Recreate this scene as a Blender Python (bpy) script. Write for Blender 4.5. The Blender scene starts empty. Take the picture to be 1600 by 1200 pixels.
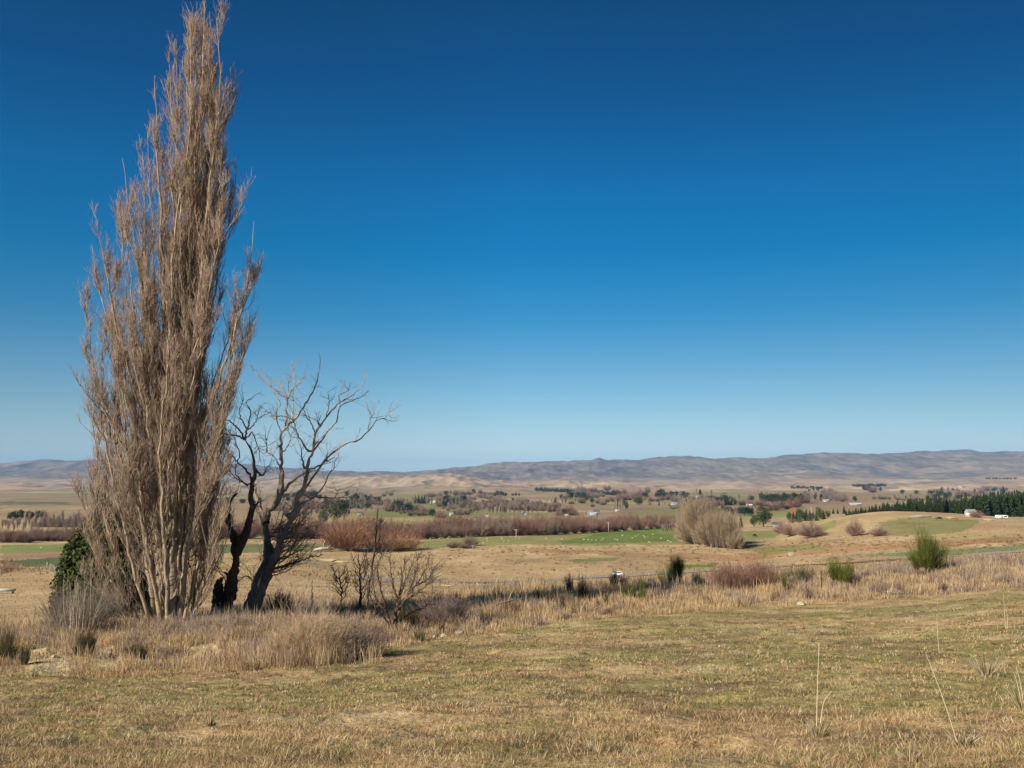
import bpy, math, random
import numpy as np

# ------------------------------------------------------------------ camera, sky, sun, exposure
sc = bpy.context.scene
COL = sc.collection
PITCH = math.radians(6.0); FPX = 1386.0
CT, ST = math.cos(PITCH), math.sin(PITCH)
cam = bpy.data.cameras.new('camera'); cam_o = bpy.data.objects.new('camera', cam); COL.objects.link(cam_o)
cam.sensor_width = 36.0; cam.lens = 36.0 * FPX / 1600.0; cam.clip_start = 0.1; cam.clip_end = 60000
cam_o.location = (0, 0, 0); cam_o.rotation_euler = (math.radians(90) + PITCH, 0, 0)
sc.camera = cam_o
SUN_EL = math.radians(31); SUN_AZ = math.atan2(-0.78, -0.62)        # clockwise from +Y: left and a little behind
EXPO = 0.70
sc.view_settings.view_transform = 'Standard'; sc.view_settings.look = 'None'
sc.view_settings.exposure = EXPO; sc.view_settings.gamma = 1.0
sc.cycles.max_bounces = 5; sc.cycles.diffuse_bounces = 2; sc.cycles.volume_bounces = 0
sc.cycles.transparent_max_bounces = 8

world = bpy.data.worlds.new('World'); sc.world = world; world.use_nodes = True
wn = world.node_tree; bg = wn.nodes['Background']
sky = wn.nodes.new('ShaderNodeTexSky'); sky.sky_type = 'NISHITA'; sky.sun_disc = False
sky.sun_elevation = SUN_EL; sky.sun_rotation = SUN_AZ
sky.air_density = 1.0; sky.dust_density = 0.3; sky.ozone_density = 1.0; sky.altitude = 400
# the clear polarised winter air: the sky texture tinted by height above the horizon
tc = wn.nodes.new('ShaderNodeTexCoord'); sx = wn.nodes.new('ShaderNodeSeparateXYZ')
ramp = wn.nodes.new('ShaderNodeValToRGB')
mul = wn.nodes.new('ShaderNodeVectorMath'); mul.operation = 'MULTIPLY'
wn.links.new(tc.outputs['Generated'], sx.inputs[0]); wn.links.new(sx.outputs['Z'], ramp.inputs[0])
wn.links.new(sky.outputs[0], mul.inputs[0]); wn.links.new(ramp.outputs[0], mul.inputs[1])
SKYROWS = [  # sin(elevation), sky texture (x0.1), wanted radiance
    (0.011, (.801, .746, .505), (.640, .810, .800)),
    (0.033, (.758, .791, .599), (.590, .785, .790)),
    (0.068, (.587, .724, .686), (.370, .645, .765)),
    (0.105, (.454, .617, .689), (.205, .490, .715)),
    (0.140, (.364, .525, .655), (.105, .385, .660)),
    (0.175, (.301, .451, .607), (.040, .305, .605)),
    (0.245, (.221, .345, .513), (.001, .213, .512)),
    (0.312, (.173, .277, .437), (.001, .160, .436)),
    (0.407, (.132, .214, .355), (.001, .088, .275)),
    (0.491, (.105, .178, .299), (.001, .062, .190)),
    (1.0, (.105, .178, .299), (.002, .066, .195))]
azr = wn.nodes.new('ShaderNodeValToRGB'); azm = wn.nodes.new('ShaderNodeMapRange'); azm.inputs[1].default_value = -1; azm.inputs[2].default_value = 1
mul2 = wn.nodes.new('ShaderNodeVectorMath'); mul2.operation = 'MULTIPLY'
wn.links.new(sx.outputs['X'], azm.inputs[0]); wn.links.new(azm.outputs[0], azr.inputs[0])
wn.links.new(mul.outputs[0], mul2.inputs[0]); wn.links.new(azr.outputs[0], mul2.inputs[1]); wn.links.new(mul2.outputs[0], bg.inputs[0])
for i, (p, v) in enumerate([(.25, .86), (.5, 1.0), (.75, .73)]):
    e = azr.color_ramp.elements[i] if i < 2 else azr.color_ramp.elements.new(p)
    e.position = p; e.color = (v, v, v, 1)
cr = ramp.color_ramp
for i, (p, a, b) in enumerate(SKYROWS):
    e = cr.elements[i] if i < 2 else cr.elements.new(p)
    e.position = p
    e.color = tuple(0.5 * b[k] / a[k] for k in range(3)) + (1,)
SKY_STRENGTH = 0.1 * 2.0 / (2 ** EXPO)
bg.inputs[1].default_value = SKY_STRENGTH

sun = bpy.data.lights.new('sun', 'SUN'); sun.energy = 4.6; sun.angle = math.radians(0.53); sun.color = (1.0, 0.93, 0.82)
sun_o = bpy.data.objects.new('sun', sun); COL.objects.link(sun_o)
sdir = np.array([math.sin(SUN_AZ) * math.cos(SUN_EL), math.cos(SUN_AZ) * math.cos(SUN_EL), math.sin(SUN_EL)])
from mathutils import Vector
sun_o.rotation_euler = Vector(-sdir).to_track_quat('-Z', 'Y').to_euler()
sun_o.location = (-40, -20, 60)

# ------------------------------------------------------------------ noise
def _h(ix, iy, seed):
    n = (ix.astype(np.int64) * 374761393 + iy.astype(np.int64) * 668265263 + seed * 974711) & 0xFFFFFFFF
    n = ((n ^ (n >> 13)) * 1274126177) & 0xFFFFFFFF
    n = n ^ (n >> 16)
    return (n & 0xFFFF) / 65535.0
def vnoise(x, y, seed=0):
    xi = np.floor(x); yi = np.floor(y); fx = x - xi; fy = y - yi
    fx = fx * fx * fx * (fx * (fx * 6 - 15) + 10); fy = fy * fy * fy * (fy * (fy * 6 - 15) + 10)
    a = _h(xi, yi, seed); b = _h(xi + 1, yi, seed); c = _h(xi, yi + 1, seed); d = _h(xi + 1, yi + 1, seed)
    return (a + (b - a) * fx) * (1 - fy) + (c + (d - c) * fx) * fy
def fbm(x, y, seed=0, octv=4, gain=0.5):
    x = np.asarray(x, float); y = np.asarray(y, float)
    s = np.zeros(np.broadcast(x, y).shape); a = 1.0; t = 0
    for o in range(octv):
        s = s + a * (vnoise(x, y, seed + o * 17) - 0.5); t += a * 0.5
        a *= gain; x, y = x * 2.03 + y * 0.13 + 3.1, y * 2.03 - x * 0.13 + 7.7
    return s / t                                                    # about -1..1
def ridged(x, y, seed=0, octv=4):
    s = 0; a = 1.0; t = 0
    x = np.asarray(x, float); y = np.asarray(y, float)
    for o in range(octv):
        s = s + a * (1 - np.abs(2 * vnoise(x, y, seed + o * 31) - 1)); t += a
        a *= 0.5; x, y = x * 2.1 + 1.3, y * 2.1 + 4.7
    return s / t
def sstep(a, b, x):
    t = np.clip((x - a) / (b - a), 0, 1); return t * t * (3 - 2 * t)
def lerp(a, b, t): return a + (b - a) * t
def pchip(xk, yk, x):
    xk = np.asarray(xk, float); yk = np.asarray(yk, float); x = np.clip(x, xk[0], xk[-1])
    h = np.diff(xk); d = np.diff(yk) / h; m = np.zeros(len(xk))
    for k in range(1, len(xk) - 1):
        if d[k - 1] * d[k] > 0:
            w1 = 2 * h[k] + h[k - 1]; w2 = h[k] + 2 * h[k - 1]
            m[k] = (w1 + w2) / (w1 / d[k - 1] + w2 / d[k])
    m[0] = d[0]; m[-1] = d[-1]
    i = np.clip(np.searchsorted(xk, x) - 1, 0, len(h) - 1); t = (x - xk[i]) / h[i]
    return ((2 * t**3 - 3 * t**2 + 1) * yk[i] + (t**3 - 2 * t**2 + t) * h[i] * m[i]
            + (-2 * t**3 + 3 * t**2) * yk[i + 1] + (t**3 - t**2) * h[i] * m[i + 1])
def lin(r, g, b):
    f = lambda v: ((v / 255 + .055) / 1.055) ** 2.4 if v > 10 else v / 255 / 12.92
    return np.array([f(r), f(g), f(b)])

# ------------------------------------------------------------------ the lie of the land, surveyed along sight lines: (metres away, sight angle as photo row)
LAND = {
 -200: [(5.4,1200),(10,1132),(16,1088),(20,1064),(22,1042),(25,1008),(30,992),(36,990),(46,988),(60,972),(85,942),(115,915),(150,897),(200,889),(260,876),(330,865),(430,851),(520,842),(760,818),(1100,802),(1700,786),(2400,776),(3200,769),(4500,764),(6000,757),(8000,748),(10000,735),(12000,726),(17000,742)],
 0:   [(5.4,1200),(10,1132),(16,1086),(20,1062),(22,1040),(25,1006),(30,990),(36,988),(46,986),(60,970),(85,940),(115,913),(150,895),(200,888),(260,875),(330,865),(430,851),(520,842),(760,818),(1100,802),(1700,786),(2400,776),(3200,769),(4500,764),(6000,757),(8000,746),(10000,733),(12000,726),(17000,742)],
 200: [(5.4,1200),(10,1128),(16,1083),(20,1060),(22,1042),(26,1012),(31,990),(36,980),(46,974),(60,956),(85,932),(115,908),(150,894),(200,886),(260,875),(330,865),(430,851),(520,842),(760,818),(1100,802),(1700,786),(2400,776),(3200,769),(4500,764),(6000,757),(8000,746),(10000,732),(12000,721),(17000,740)],
 400: [(5.4,1200),(10,1125),(16,1080),(20,1058),(22,1044),(26,1012),(31,984),(36,964),(42,954),(55,946),(75,930),(100,914),(150,898),(200,889),(260,878),(330,868),(430,853),(520,842),(760,819),(1100,803),(1700,787),(2400,777),(3200,770),(4500,765),(6000,757),(8000,748),(10000,738),(12000,727),(17000,742)],
 600: [(5.4,1200),(10,1118),(16,1070),(22,1036),(26,1016),(30,1000),(36,974),(42,955),(50,946),(70,934),(100,922),(150,912),(200,907),(300,899),(345,880),(410,860),(520,842),(640,827),(850,811),(1100,800),(1700,786),(2400,777),(3200,770),(4500,760),(5500,751),(7000,742),(8000,747),(10000,744),(12000,741),(14000,739),(17000,748)],
 700: [(5.4,1200),(10,1115),(16,1065),(22,1031),(27,1009),(31.5,993),(37,970),(43,950),(52,939),(70,930),(110,922),(200,910),(300,902),(345,880),(410,857),(510,841),(630,826),(850,811),(1100,800),(1700,786),(2400,777),(3200,769),(4500,757),(5500,745),(6200,746),(7300,750),(9000,744),(12000,733),(14000,734),(17000,746)],
 800: [(5.4,1200),(10,1112),(16,1060),(22,1026),(28,1002),(33,986),(38,965),(45,943),(55,929),(70,926),(120,921),(200,913),(300,906),(345,880),(410,855),(500,840),(620,826),(850,811),(1100,801),(1700,786),(2400,777),(3200,769),(4500,759),(5500,752),(7000,752),(9000,744),(12000,724),(17000,745)],
 1000:[(5.4,1200),(10,1108),(16,1053),(22,1017),(28,991),(34,972),(40,955),(47,935),(57,915),(75,916),(120,912),(200,906),(300,900),(345,877),(410,855),(500,839),(560,832),(620,826),(850,812),(1100,802),(1700,787),(2400,777),(3200,770),(4500,763),(6000,757),(8000,750),(10000,735),(12000,717),(17000,745)],
 1200:[(5.4,1200),(10,1105),(16,1048),(24,1003),(32,975),(42,946),(50,926),(60,908),(80,905),(150,897),(300,887),(345,872),(410,851),(500,838),(620,826),(850,812),(1100,800),(1700,784),(2400,775),(3200,769),(4500,764),(6000,756),(8000,748),(10000,733),(12000,718),(17000,745)],
 1300:[(5.4,1198),(10,1102),(16,1044),(24,998),(32,969),(42,941),(50,921),(60,901),(80,897),(150,890),(280,881),(320,866),(365,850),(410,838),(450,820),(490,808),(540,812),(620,815),(850,808),(1100,798),(1700,783),(2400,774),(3200,768),(4500,763),(6000,752),(8000,745),(10000,730),(12000,715),(17000,742)],
 1400:[(5.4,1195),(10,1098),(16,1040),(24,993),(32,963),(42,936),(50,915),(60,893),(80,889),(150,884),(260,875),(310,858),(360,840),(410,826),(450,807),(490,799),(540,803),(620,808),(850,805),(1100,797),(1700,783),(2400,774),(3200,768),(4500,763),(6000,757),(8000,745),(10000,728),(12000,712),(17000,740)],
 1600:[(5.4,1190),(10,1090),(16,1030),(24,980),(32,946),(42,918),(50,900),(60,878),(80,875),(150,869),(235,862),(300,846),(360,827),(430,811),(500,808),(600,806),(850,803),(1100,795),(1700,783),(2400,774),(3200,768),(4500,762),(6000,755),(8000,736),(10000,716),(12000,709),(15000,705),(17000,738)],
 1800:[(5.4,1186),(10,1086),(16,1026),(24,974),(32,940),(42,913),(50,896),(60,874),(80,871),(150,865),(235,858),(300,842),(360,824),(430,808),(500,806),(600,804),(850,801),(1100,795),(1700,783),(2400,774),(3200,768),(4500,762),(6000,755),(8000,736),(10000,716),(12000,709),(15000,705),(17000,738)],
}
SKYLINE = ([-200,0,30,75,100,150,220,330,360,440,500,540,600,660,700,740,760,780,800,860,925,935,950,1000,1030,1060,1080,1110,1150,1200,1230,1260,1285,1330,1400,1450,1500,1520,1535,1600,1800],
           [728,726,722,718,720,719,722,723,725,731,737,738,740,737,733,731,726,724,724,722,720,717,719,719,715,713,713,717,716,717,712,711,710,712,709,706,703,703,708,707,706])
def tan_of(py):
    v = (600.0 - np.asarray(py, float)) / FPX
    return (ST + v * CT) / (CT - v * ST)
def s_of(px): return (px - 800.0) / FPX / CT * 0.99
LYG = np.linspace(math.log(5.4), math.log(17000), 700)
SG = np.linspace(s_of(-200), s_of(1800), 420)
_cols = sorted(LAND)
_T = np.array([pchip([math.log(a) for a, b in LAND[c]], [b for a, b in LAND[c]], LYG) for c in _cols])
_sc = [s_of(c) for c in _cols]
PYG = np.array([pchip(_sc, _T[:, j], SG) for j in range(len(LYG))]).T
_skyl = np.interp(SG, [s_of(c) for c in SKYLINE[0]], SKYLINE[1])
# the crest of the far range (at about 12.5 km) follows the skyline
_w = np.exp(-((LYG - math.log(12500)) / 0.16) ** 2)
PYG = PYG * (1 - _w[None, :]) + _skyl[:, None] * _w[None, :]
# no nearer ground stands above the far crest
TG = tan_of(PYG)
EDGE = ([-200,0,200,400,480,600,655,800,1000,1200,1400,1600,1800], [20.5,20.5,20.8,21.2,22,26.5,29,33.5,38,42,42.5,42.5,42.5])
CREST = ([-200,0,200,400,600,800,1000,1200,1400,1600,1800], [31,31,35,41,46,56,58,61,61,61,61])
def edge_y(s): return np.interp(s, [s_of(c) for c in EDGE[0]], EDGE[1])
def crest_y(s): return np.interp(s, [s_of(c) for c in CREST[0]], CREST[1])
SMAX = s_of(1790)
def _sy(X, Y):
    """sight-line coordinates of a ground point; past the sides the land keeps the last sight line's profile"""
    X = np.asarray(X, float); Y = np.asarray(Y, float)
    r = np.hypot(X, Y); az = np.arctan2(X, Y); amax = math.atan(SMAX)
    azc = np.clip(az, -amax, amax)
    return np.tan(azc), r * np.cos(azc), np.abs(az) - amax
def ground(X, Y):
    s, y, _ = _sy(X, Y)
    yc = np.clip(y, 5.4, 16900)
    fi = (np.log(yc) - LYG[0]) / (LYG[1] - LYG[0]); i = np.clip(fi.astype(int), 0, len(LYG) - 2); fi = fi - i
    fj = (s - SG[0]) / (SG[1] - SG[0]); j = np.clip(fj.astype(int), 0, len(SG) - 2); fj = fj - j
    t = (TG[j, i] * (1 - fi) + TG[j, i + 1] * fi) * (1 - fj) + (TG[j + 1, i] * (1 - fi) + TG[j + 1, i + 1] * fi) * fj
    z = yc * t
    ed = edge_y(s); cr_ = crest_y(s)
    near = 1 - sstep(45, 60, y)
    bank = sstep(ed - 1.0, ed + 2.0, y) * (1 - sstep(cr_ + 5, cr_ + 20, y))
    z = z + near * (0.07 * fbm(X * 0.9, Y * 0.9, 3, 3) + 0.035 * fbm(X * 2.6, Y * 2.6, 5, 3)) * sstep(2.0, 4.0, np.hypot(X, Y)) - near * .16 * sstep(.42, .8, fbm(X * .55 + 3, Y * .55, 15, 2)) * sstep(5, 8, y)
    z = z + bank * (0.18 * fbm(X * 0.45, Y * 0.45, 9, 4))
    mid = sstep(60, 110, y) * (1 - sstep(1500, 3000, y))
    z = z + mid * (0.35 * fbm(X / 17., Y / 17., 11, 4))
    fa = sstep(2600, 5000, y) * (1 - sstep(5500, 8500, y))
    z = z + fa * (70 * (ridged(X / 560., Y / 1500., 21, 5) - 0.60) + 22 * (ridged(X / 170., Y / 420., 27, 3) - .6))
    fb = sstep(6500, 8500, y) * (1 - sstep(11500, 12300, y))
    z = z + fb * (115 * (ridged(X / 1250. + 0.35 * fbm(X / 900, Y / 900, 5, 2), Y / 2300., 41, 6) - 0.62) + 52 * (ridged(X / 330., Y / 620., 47, 5) - .6))
    fc = sstep(11500, 12300, y)
    return z + fc * (24 * fbm(X / 120., Y / 400., 55, 4) + 20 * (ridged(X / 420., Y / 800., 57, 4) - .6))
def world(px, py, Y):
    """point on the sight line of a photo pixel, Y metres ahead"""
    u = (np.asarray(px, float) - 800) / FPX; v = (600 - np.asarray(py, float)) / FPX
    k = Y / (CT - v * ST)
    return np.stack(np.broadcast_arrays(u * k, np.asarray(Y, float) + 0 * u, (ST + v * CT) * k), -1)
def project(X, Y, Z):
    f = Y * CT + Z * ST; f = np.where(f > 0.05, f, 0.05)
    return 800 + FPX * X / f, 600 - FPX * (-Y * ST + Z * CT) / f
def stand(px, Y):
    """ground point Y metres ahead in the picture column px"""
    X = (px - 800) / FPX * Y
    for _ in range(4):
        z = float(ground(np.array(X), np.array(float(Y))))
        X = (px - 800) / FPX * (Y * CT + z * ST)
    return np.array([X, Y, z])
def hit(px, py, y0=75, y1=11500):
    Ys = np.exp(np.linspace(math.log(y0), math.log(y1), 900))
    p = world(np.full(900, px), np.full(900, py), Ys)
    g = ground(p[:, 0], p[:, 1]); below = np.nonzero(g >= p[:, 2])[0]
    if len(below) == 0:
        k = int(np.argmin(np.abs(g - p[:, 2])))
    else: k = below[0]
    return np.array([p[k, 0], p[k, 1], g[k]])

# ------------------------------------------------------------------ object helpers
def mesh_np(name, V, faces, mats, midx=None, col=None, smooth=False):
    """faces: list of (n,k) index arrays; midx: list of material indices, one per faces array"""
    me = bpy.data.meshes.new(name)
    V = np.asarray(V, np.float32).reshape(-1, 3)
    me.vertices.add(len(V)); me.vertices.foreach_set('co', V.ravel())
    faces = [np.asarray(f, np.int32) for f in faces if len(f)]
    lt = np.concatenate([np.full(len(f), f.shape[1], np.int32) for f in faces])
    lv = np.concatenate([f.ravel() for f in faces])
    me.loops.add(len(lv)); me.loops.foreach_set('vertex_index', lv)
    me.polygons.add(len(lt)); me.polygons.foreach_set('loop_start', np.concatenate([[0], np.cumsum(lt)[:-1]]).astype(np.int32))
    me.polygons.foreach_set('loop_total', lt)
    for m in (mats if isinstance(mats, (list, tuple)) else [mats]): me.materials.append(m)
    if midx is not None:
        me.polygons.foreach_set('material_index', np.concatenate([np.full(len(f), midx[i], np.int32) for i, f in enumerate(faces)]))
    if smooth: me.polygons.foreach_set('use_smooth', np.ones(len(lt), bool))
    if col is not None:
        a = me.color_attributes.new('Col', 'FLOAT_COLOR', 'POINT')
        c = np.ones((len(V), 4), np.float32); c[:, :3] = np.asarray(col, np.float32).reshape(-1, 3) if np.ndim(col) > 1 else col
        a.data.foreach_set('color', c.ravel())
    me.update(calc_edges=True)
    return me
def link(name, me, parent=None, loc=None):
    o = bpy.data.objects.new(name, me); COL.objects.link(o)
    if parent is not None: o.parent = parent
    if loc is not None: o.location = loc
    return o
def tag(o, label=None, cat=None, group=None, kind=None):
    if label: o['label'] = label
    if cat: o['category'] = cat
    if group: o['group'] = group
    if kind: o['kind'] = kind
    return o
def thing(name, label, cat, loc, group=None, rz=0.0, scale=None):
    o = bpy.data.objects.new(name, None); COL.objects.link(o); o.empty_display_size = 0.3
    o.location = tuple(float(c) for c in loc); o.rotation_euler = (0, 0, rz)
    if scale is not None: o.scale = scale
    return tag(o, label, cat, group)

class MB:
    """collects shapes into one mesh"""
    def __init__(s): s.V = []; s.F = {}; s.n = 0
    def add(s, V, *faces, mi=0):
        V = np.asarray(V, float).reshape(-1, 3)
        for f in faces:
            f = np.asarray(f, int)
            if len(f): s.F.setdefault((mi, f.shape[1]), []).append(f + s.n)
        s.V.append(V); s.n += len(V); return s
    def box(s, c, d, rz=0.0, mi=0, taper=1.0):
        x, y, z = [0.5 * q for q in d]
        V = np.array([(-x, -y, -z), (x, -y, -z), (x, y, -z), (-x, y, -z), (-x*taper, -y*taper, z), (x*taper, -y*taper, z), (x*taper, y*taper, z), (-x*taper, y*taper, z)])
        ca, sa = math.cos(rz), math.sin(rz)
        V = V @ np.array([[ca, sa, 0], [-sa, ca, 0], [0, 0, 1]]) + np.array(c)
        return s.add(V, [(0, 3, 2, 1), (4, 5, 6, 7), (0, 1, 5, 4), (1, 2, 6, 5), (2, 3, 7, 6), (3, 0, 4, 7)], mi=mi)
    def tube(s, pts, rad, sides=8, mi=0, cap=True):
        pts = np.asarray(pts, float)[None]; rad = np.broadcast_to(np.asarray(rad, float), (pts.shape[1],))[None]
        V, F = tubes(pts, rad, sides); s.add(V, F, mi=mi)
        if cap:
            n = pts.shape[1]; b = s.n - n * sides
            s.F.setdefault((mi, sides), []).append(np.array([list(range(b + (n - 1) * sides, b + n * sides)), list(range(b + sides - 1, b - 1, -1))]))
        return s
    def build(s, name, mats, parent=None, loc=None, smooth=False, col=None):
        keys = list(s.F); fs = [np.concatenate(s.F[k]) for k in keys]
        return link(name, mesh_np(name, np.concatenate(s.V), fs, mats, [k[0] for k in keys], col, smooth), parent, loc)
    def mesh(s, name, mats, smooth=False, col=None):
        keys = list(s.F); fs = [np.concatenate(s.F[k]) for k in keys]
        return mesh_np(name, np.concatenate(s.V), fs, mats, [k[0] for k in keys], col, smooth)

def norm(v): return v / np.maximum(np.linalg.norm(v, axis=-1, keepdims=True), 1e-9)
def tubes(P, R, sides=4):
    """P (N,K,3) centre lines, R (N,K) radii -> verts, quads"""
    N, K, _ = P.shape
    T = np.empty_like(P); T[:, 1:-1] = P[:, 2:] - P[:, :-2]; T[:, 0] = P[:, 1] - P[:, 0]; T[:, -1] = P[:, -1] - P[:, -2]
    T = norm(T); ref = np.zeros((N, 1, 3)); m = np.abs(P[:, -1] - P[:, 0]).argmin(1); ref[np.arange(N), 0, m] = 1
    A = norm(np.cross(T, np.broadcast_to(ref, T.shape))); B = np.cross(T, A)
    a = np.arange(sides) * 2 * math.pi / sides
    V = P[:, :, None] + R[:, :, None, None] * (np.cos(a)[None, None, :, None] * A[:, :, None] + np.sin(a)[None, None, :, None] * B[:, :, None])
    idx = np.arange(N * K * sides).reshape(N, K, sides)
    F = np.stack([idx[:, :-1], np.roll(idx, -1, 2)[:, :-1], np.roll(idx, -1, 2)[:, 1:], idx[:, 1:]], -1).reshape(-1, 4)
    return V.reshape(-1, 3), F
def spawn(rng, P, n, t0, t1, spread, L, up=0.3, K=4, wob=0.08, tpow=1.0, sag=0.0):
    """n side shoots on each centre line of P; L(t, rng) gives their lengths"""
    N, KP, _ = P.shape; M = N * n
    pi = np.repeat(np.arange(N), n); t = t0 + (t1 - t0) * rng.random(M) ** tpow
    f = t * (KP - 1); i = np.minimum(f.astype(int), KP - 2); w = (f - i)[:, None]
    base = P[pi, i] * (1 - w) + P[pi, i + 1] * w; tan = norm(P[pi, i + 1] - P[pi, i])
    perp = norm(np.cross(tan, rng.normal(size=(M, 3)))); sp = spread * (0.6 + 0.8 * rng.random(M))[:, None]
    d = norm(tan * np.cos(sp) + perp * np.sin(sp)); ln = L(t, rng)[:, None] / (K - 1)
    out = [base]
    for k in range(K - 1):
        d = norm(d + np.array([0, 0, up / (K - 1)]) - np.array([0, 0, sag * k / K]) + rng.normal(size=(M, 3)) * wob)
        out.append(out[-1] + d * ln)
    return np.stack(out, 1), t
def taper(N, K, r0, r1):
    r0 = np.broadcast_to(np.asarray(r0, float), (N,)); r1 = np.broadcast_to(np.asarray(r1, float), (N,))
    t = np.linspace(0, 1, K)[None]; return r0[:, None] * (1 - t) + r1[:, None] * t
def resample(pts, K):
    pts = np.asarray(pts, float); d = np.concatenate([[0], np.cumsum(np.linalg.norm(np.diff(pts, axis=0), axis=1))])
    t = np.linspace(0, d[-1], K)
    return np.stack([pchip(d, pts[:, c], t) if len(pts) > 2 else np.interp(t, d, pts[:, c]) for c in range(pts.shape[1])], 1)

# ------------------------------------------------------------------ materials
def mat(name, col=None, rough=0.9, attr=False, nscale=0, namp=0.25, bump=0, bscale=20, spec=0.15, obj_rand=0.0, stretch=None, transl=0.0, metal=0.0, coord='Object'):
    m = bpy.data.materials.new(name); m.use_nodes = True; nt = m.node_tree; N, L = nt.nodes, nt.links
    b = N['Principled BSDF']; b.inputs['Roughness'].default_value = rough; b.inputs['Specular IOR Level'].default_value = spec
    b.inputs['Metallic'].default_value = metal
    if attr:
        a = N.new('ShaderNodeAttribute'); a.attribute_name = 'Col'; out = a.outputs['Color']
    else:
        a = N.new('ShaderNodeRGB'); a.outputs[0].default_value = (*col, 1); out = a.outputs[0]
    tcn = N.new('ShaderNodeTexCoord'); src = tcn.outputs[coord]
    if coord == 'Position':
        pass
    if nscale:
        mp = N.new('ShaderNodeMapping'); L.new(src, mp.inputs[0])
        if stretch: mp.inputs['Scale'].default_value = stretch
        nz = N.new('ShaderNodeTexNoise'); nz.inputs['Scale'].default_value = nscale; nz.inputs['Detail'].default_value = 5; nz.inputs['Roughness'].default_value = 0.62
        L.new(mp.outputs[0], nz.inputs[0])
        mr = N.new('ShaderNodeMapRange'); mr.inputs[1].default_value = 0.3; mr.inputs[2].default_value = 0.7; mr.inputs[3].default_value = 1 - namp; mr.inputs[4].default_value = 1 + namp
        L.new(nz.outputs[0], mr.inputs[0])
        mu = N.new('ShaderNodeVectorMath'); mu.operation = 'SCALE'; L.new(out, mu.inputs[0]); L.new(mr.outputs[0], mu.inputs['Scale']); out = mu.outputs[0]
    if obj_rand:
        oi = N.new('ShaderNodeObjectInfo'); mr2 = N.new('ShaderNodeMapRange'); mr2.inputs[3].default_value = 1 - obj_rand; mr2.inputs[4].default_value = 1 + obj_rand
        L.new(oi.outputs['Random'], mr2.inputs[0]); mu2 = N.new('ShaderNodeVectorMath'); mu2.operation = 'SCALE'
        L.new(out, mu2.inputs[0]); L.new(mr2.outputs[0], mu2.inputs['Scale']); out = mu2.outputs[0]
    L.new(out, b.inputs['Base Color'])
    if bump:
        nb = N.new('ShaderNodeTexNoise'); nb.inputs['Scale'].default_value = bscale; nb.inputs['Detail'].default_value = 6; L.new(src, nb.inputs[0])
        bp = N.new('ShaderNodeBump'); bp.inputs['Strength'].default_value = bump; bp.inputs['Distance'].default_value = 0.05
        L.new(nb.outputs[0], bp.inputs['Height']); L.new(bp.outputs[0], b.inputs['Normal'])
    if transl:
        tr = N.new('ShaderNodeBsdfTranslucent'); L.new(out, tr.inputs[0]); mx = N.new('ShaderNodeMixShader'); mx.inputs[0].default_value = transl
        L.new(b.outputs[0], mx.inputs[1]); L.new(tr.outputs[0], mx.inputs[2]); L.new(mx.outputs[0], N['Material Output'].inputs[0])
    return m
M = {}
M['blade'] = mat('grass blades', attr=True, rough=0.8, nscale=0, transl=0.38)
M['bark_pale'] = mat('pale poplar bark', (.33, .25, .165), nscale=3, namp=.35, stretch=(3, 3, .6), bump=.6, bscale=14)
M['twig_pale'] = mat('poplar twigs', attr=True, nscale=1.1, namp=.2)
M['bark_dark'] = mat('dead bark', attr=True, nscale=4, namp=.45, stretch=(3, 3, .8), bump=.8, bscale=12)
M['twig_brown'] = mat('brown twigs', (.17, .12, .085), nscale=2, namp=.3)
M['attr_twig'] = mat('shrub stems', attr=True, nscale=2, namp=.25)
M['attr_far'] = mat('far bare stems', attr=True, obj_rand=.16)
M['leaf'] = mat('green leaves', attr=True, obj_rand=.18, transl=.15)
M['trunk'] = mat('tree trunk bark', (.16, .12, .09), nscale=3, namp=.3)
M['trunk_pale'] = mat('pale trunk bark', (.42, .36, .27), nscale=3, namp=.3)
M['clay'] = mat('pale clay rock', (.46, .35, .19), nscale=3, namp=.25, bump=1.0, bscale=6)
M['stone'] = mat('limestone', (.40, .33, .22), nscale=4, namp=.25, bump=.8, bscale=9)
M['post'] = mat('weathered wood', (.30, .25, .19), nscale=6, namp=.3, stretch=(4, 4, .5))
M['rust'] = mat('rusty steel', (.06, .045, .035), nscale=20, namp=.4, rough=.7)
M['pole'] = mat('grey pole wood', (.45, .40, .33), nscale=3, namp=.2)
M['wire'] = mat('galvanised wire', (.35, .35, .34), rough=.4, metal=.6, nscale=9, namp=.1)
M['offwhite'] = mat('weathered white boards', (.50, .49, .46), nscale=2, namp=.1)
M['white'] = mat('white paint', (.80, .80, .78), rough=.45, nscale=2, namp=.05, spec=.4)
M['cream'] = mat('cream wall', (.62, .55, .42), nscale=2, namp=.08)
M['brick'] = mat('red brick wall', (.35, .17, .11), nscale=8, namp=.2)
M['greywall'] = mat('grey wall', (.36, .355, .34), nscale=2, namp=.1)
M['roof_grey'] = mat('grey iron roof', (.30, .32, .33), rough=.5, nscale=3, namp=.1, spec=.4)
M['roof_teal'] = mat('dark teal iron roof', (.06, .11, .115), rough=.5, nscale=3, namp=.1, spec=.4)
M['roof_red'] = mat('red iron roof', (.36, .13, .09), rough=.55, nscale=3, namp=.1)
M['roof_white'] = mat('pale iron roof', (.45, .48, .48), rough=.4, nscale=3, namp=.06, spec=.5)
M['glass'] = mat('dark window glass', (.02, .03, .04), rough=.08, nscale=1, namp=.1, spec=.8)
M['rubber'] = mat('black tyre rubber', (.015, .015, .015), rough=.8, nscale=12, namp=.2)
M['rim'] = mat('wheel rim', (.5, .5, .5), rough=.3, metal=.8, nscale=5, namp=.1)
M['wool'] = mat('sheep wool', (.44, .38, .28), nscale=9, namp=.15)
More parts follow.
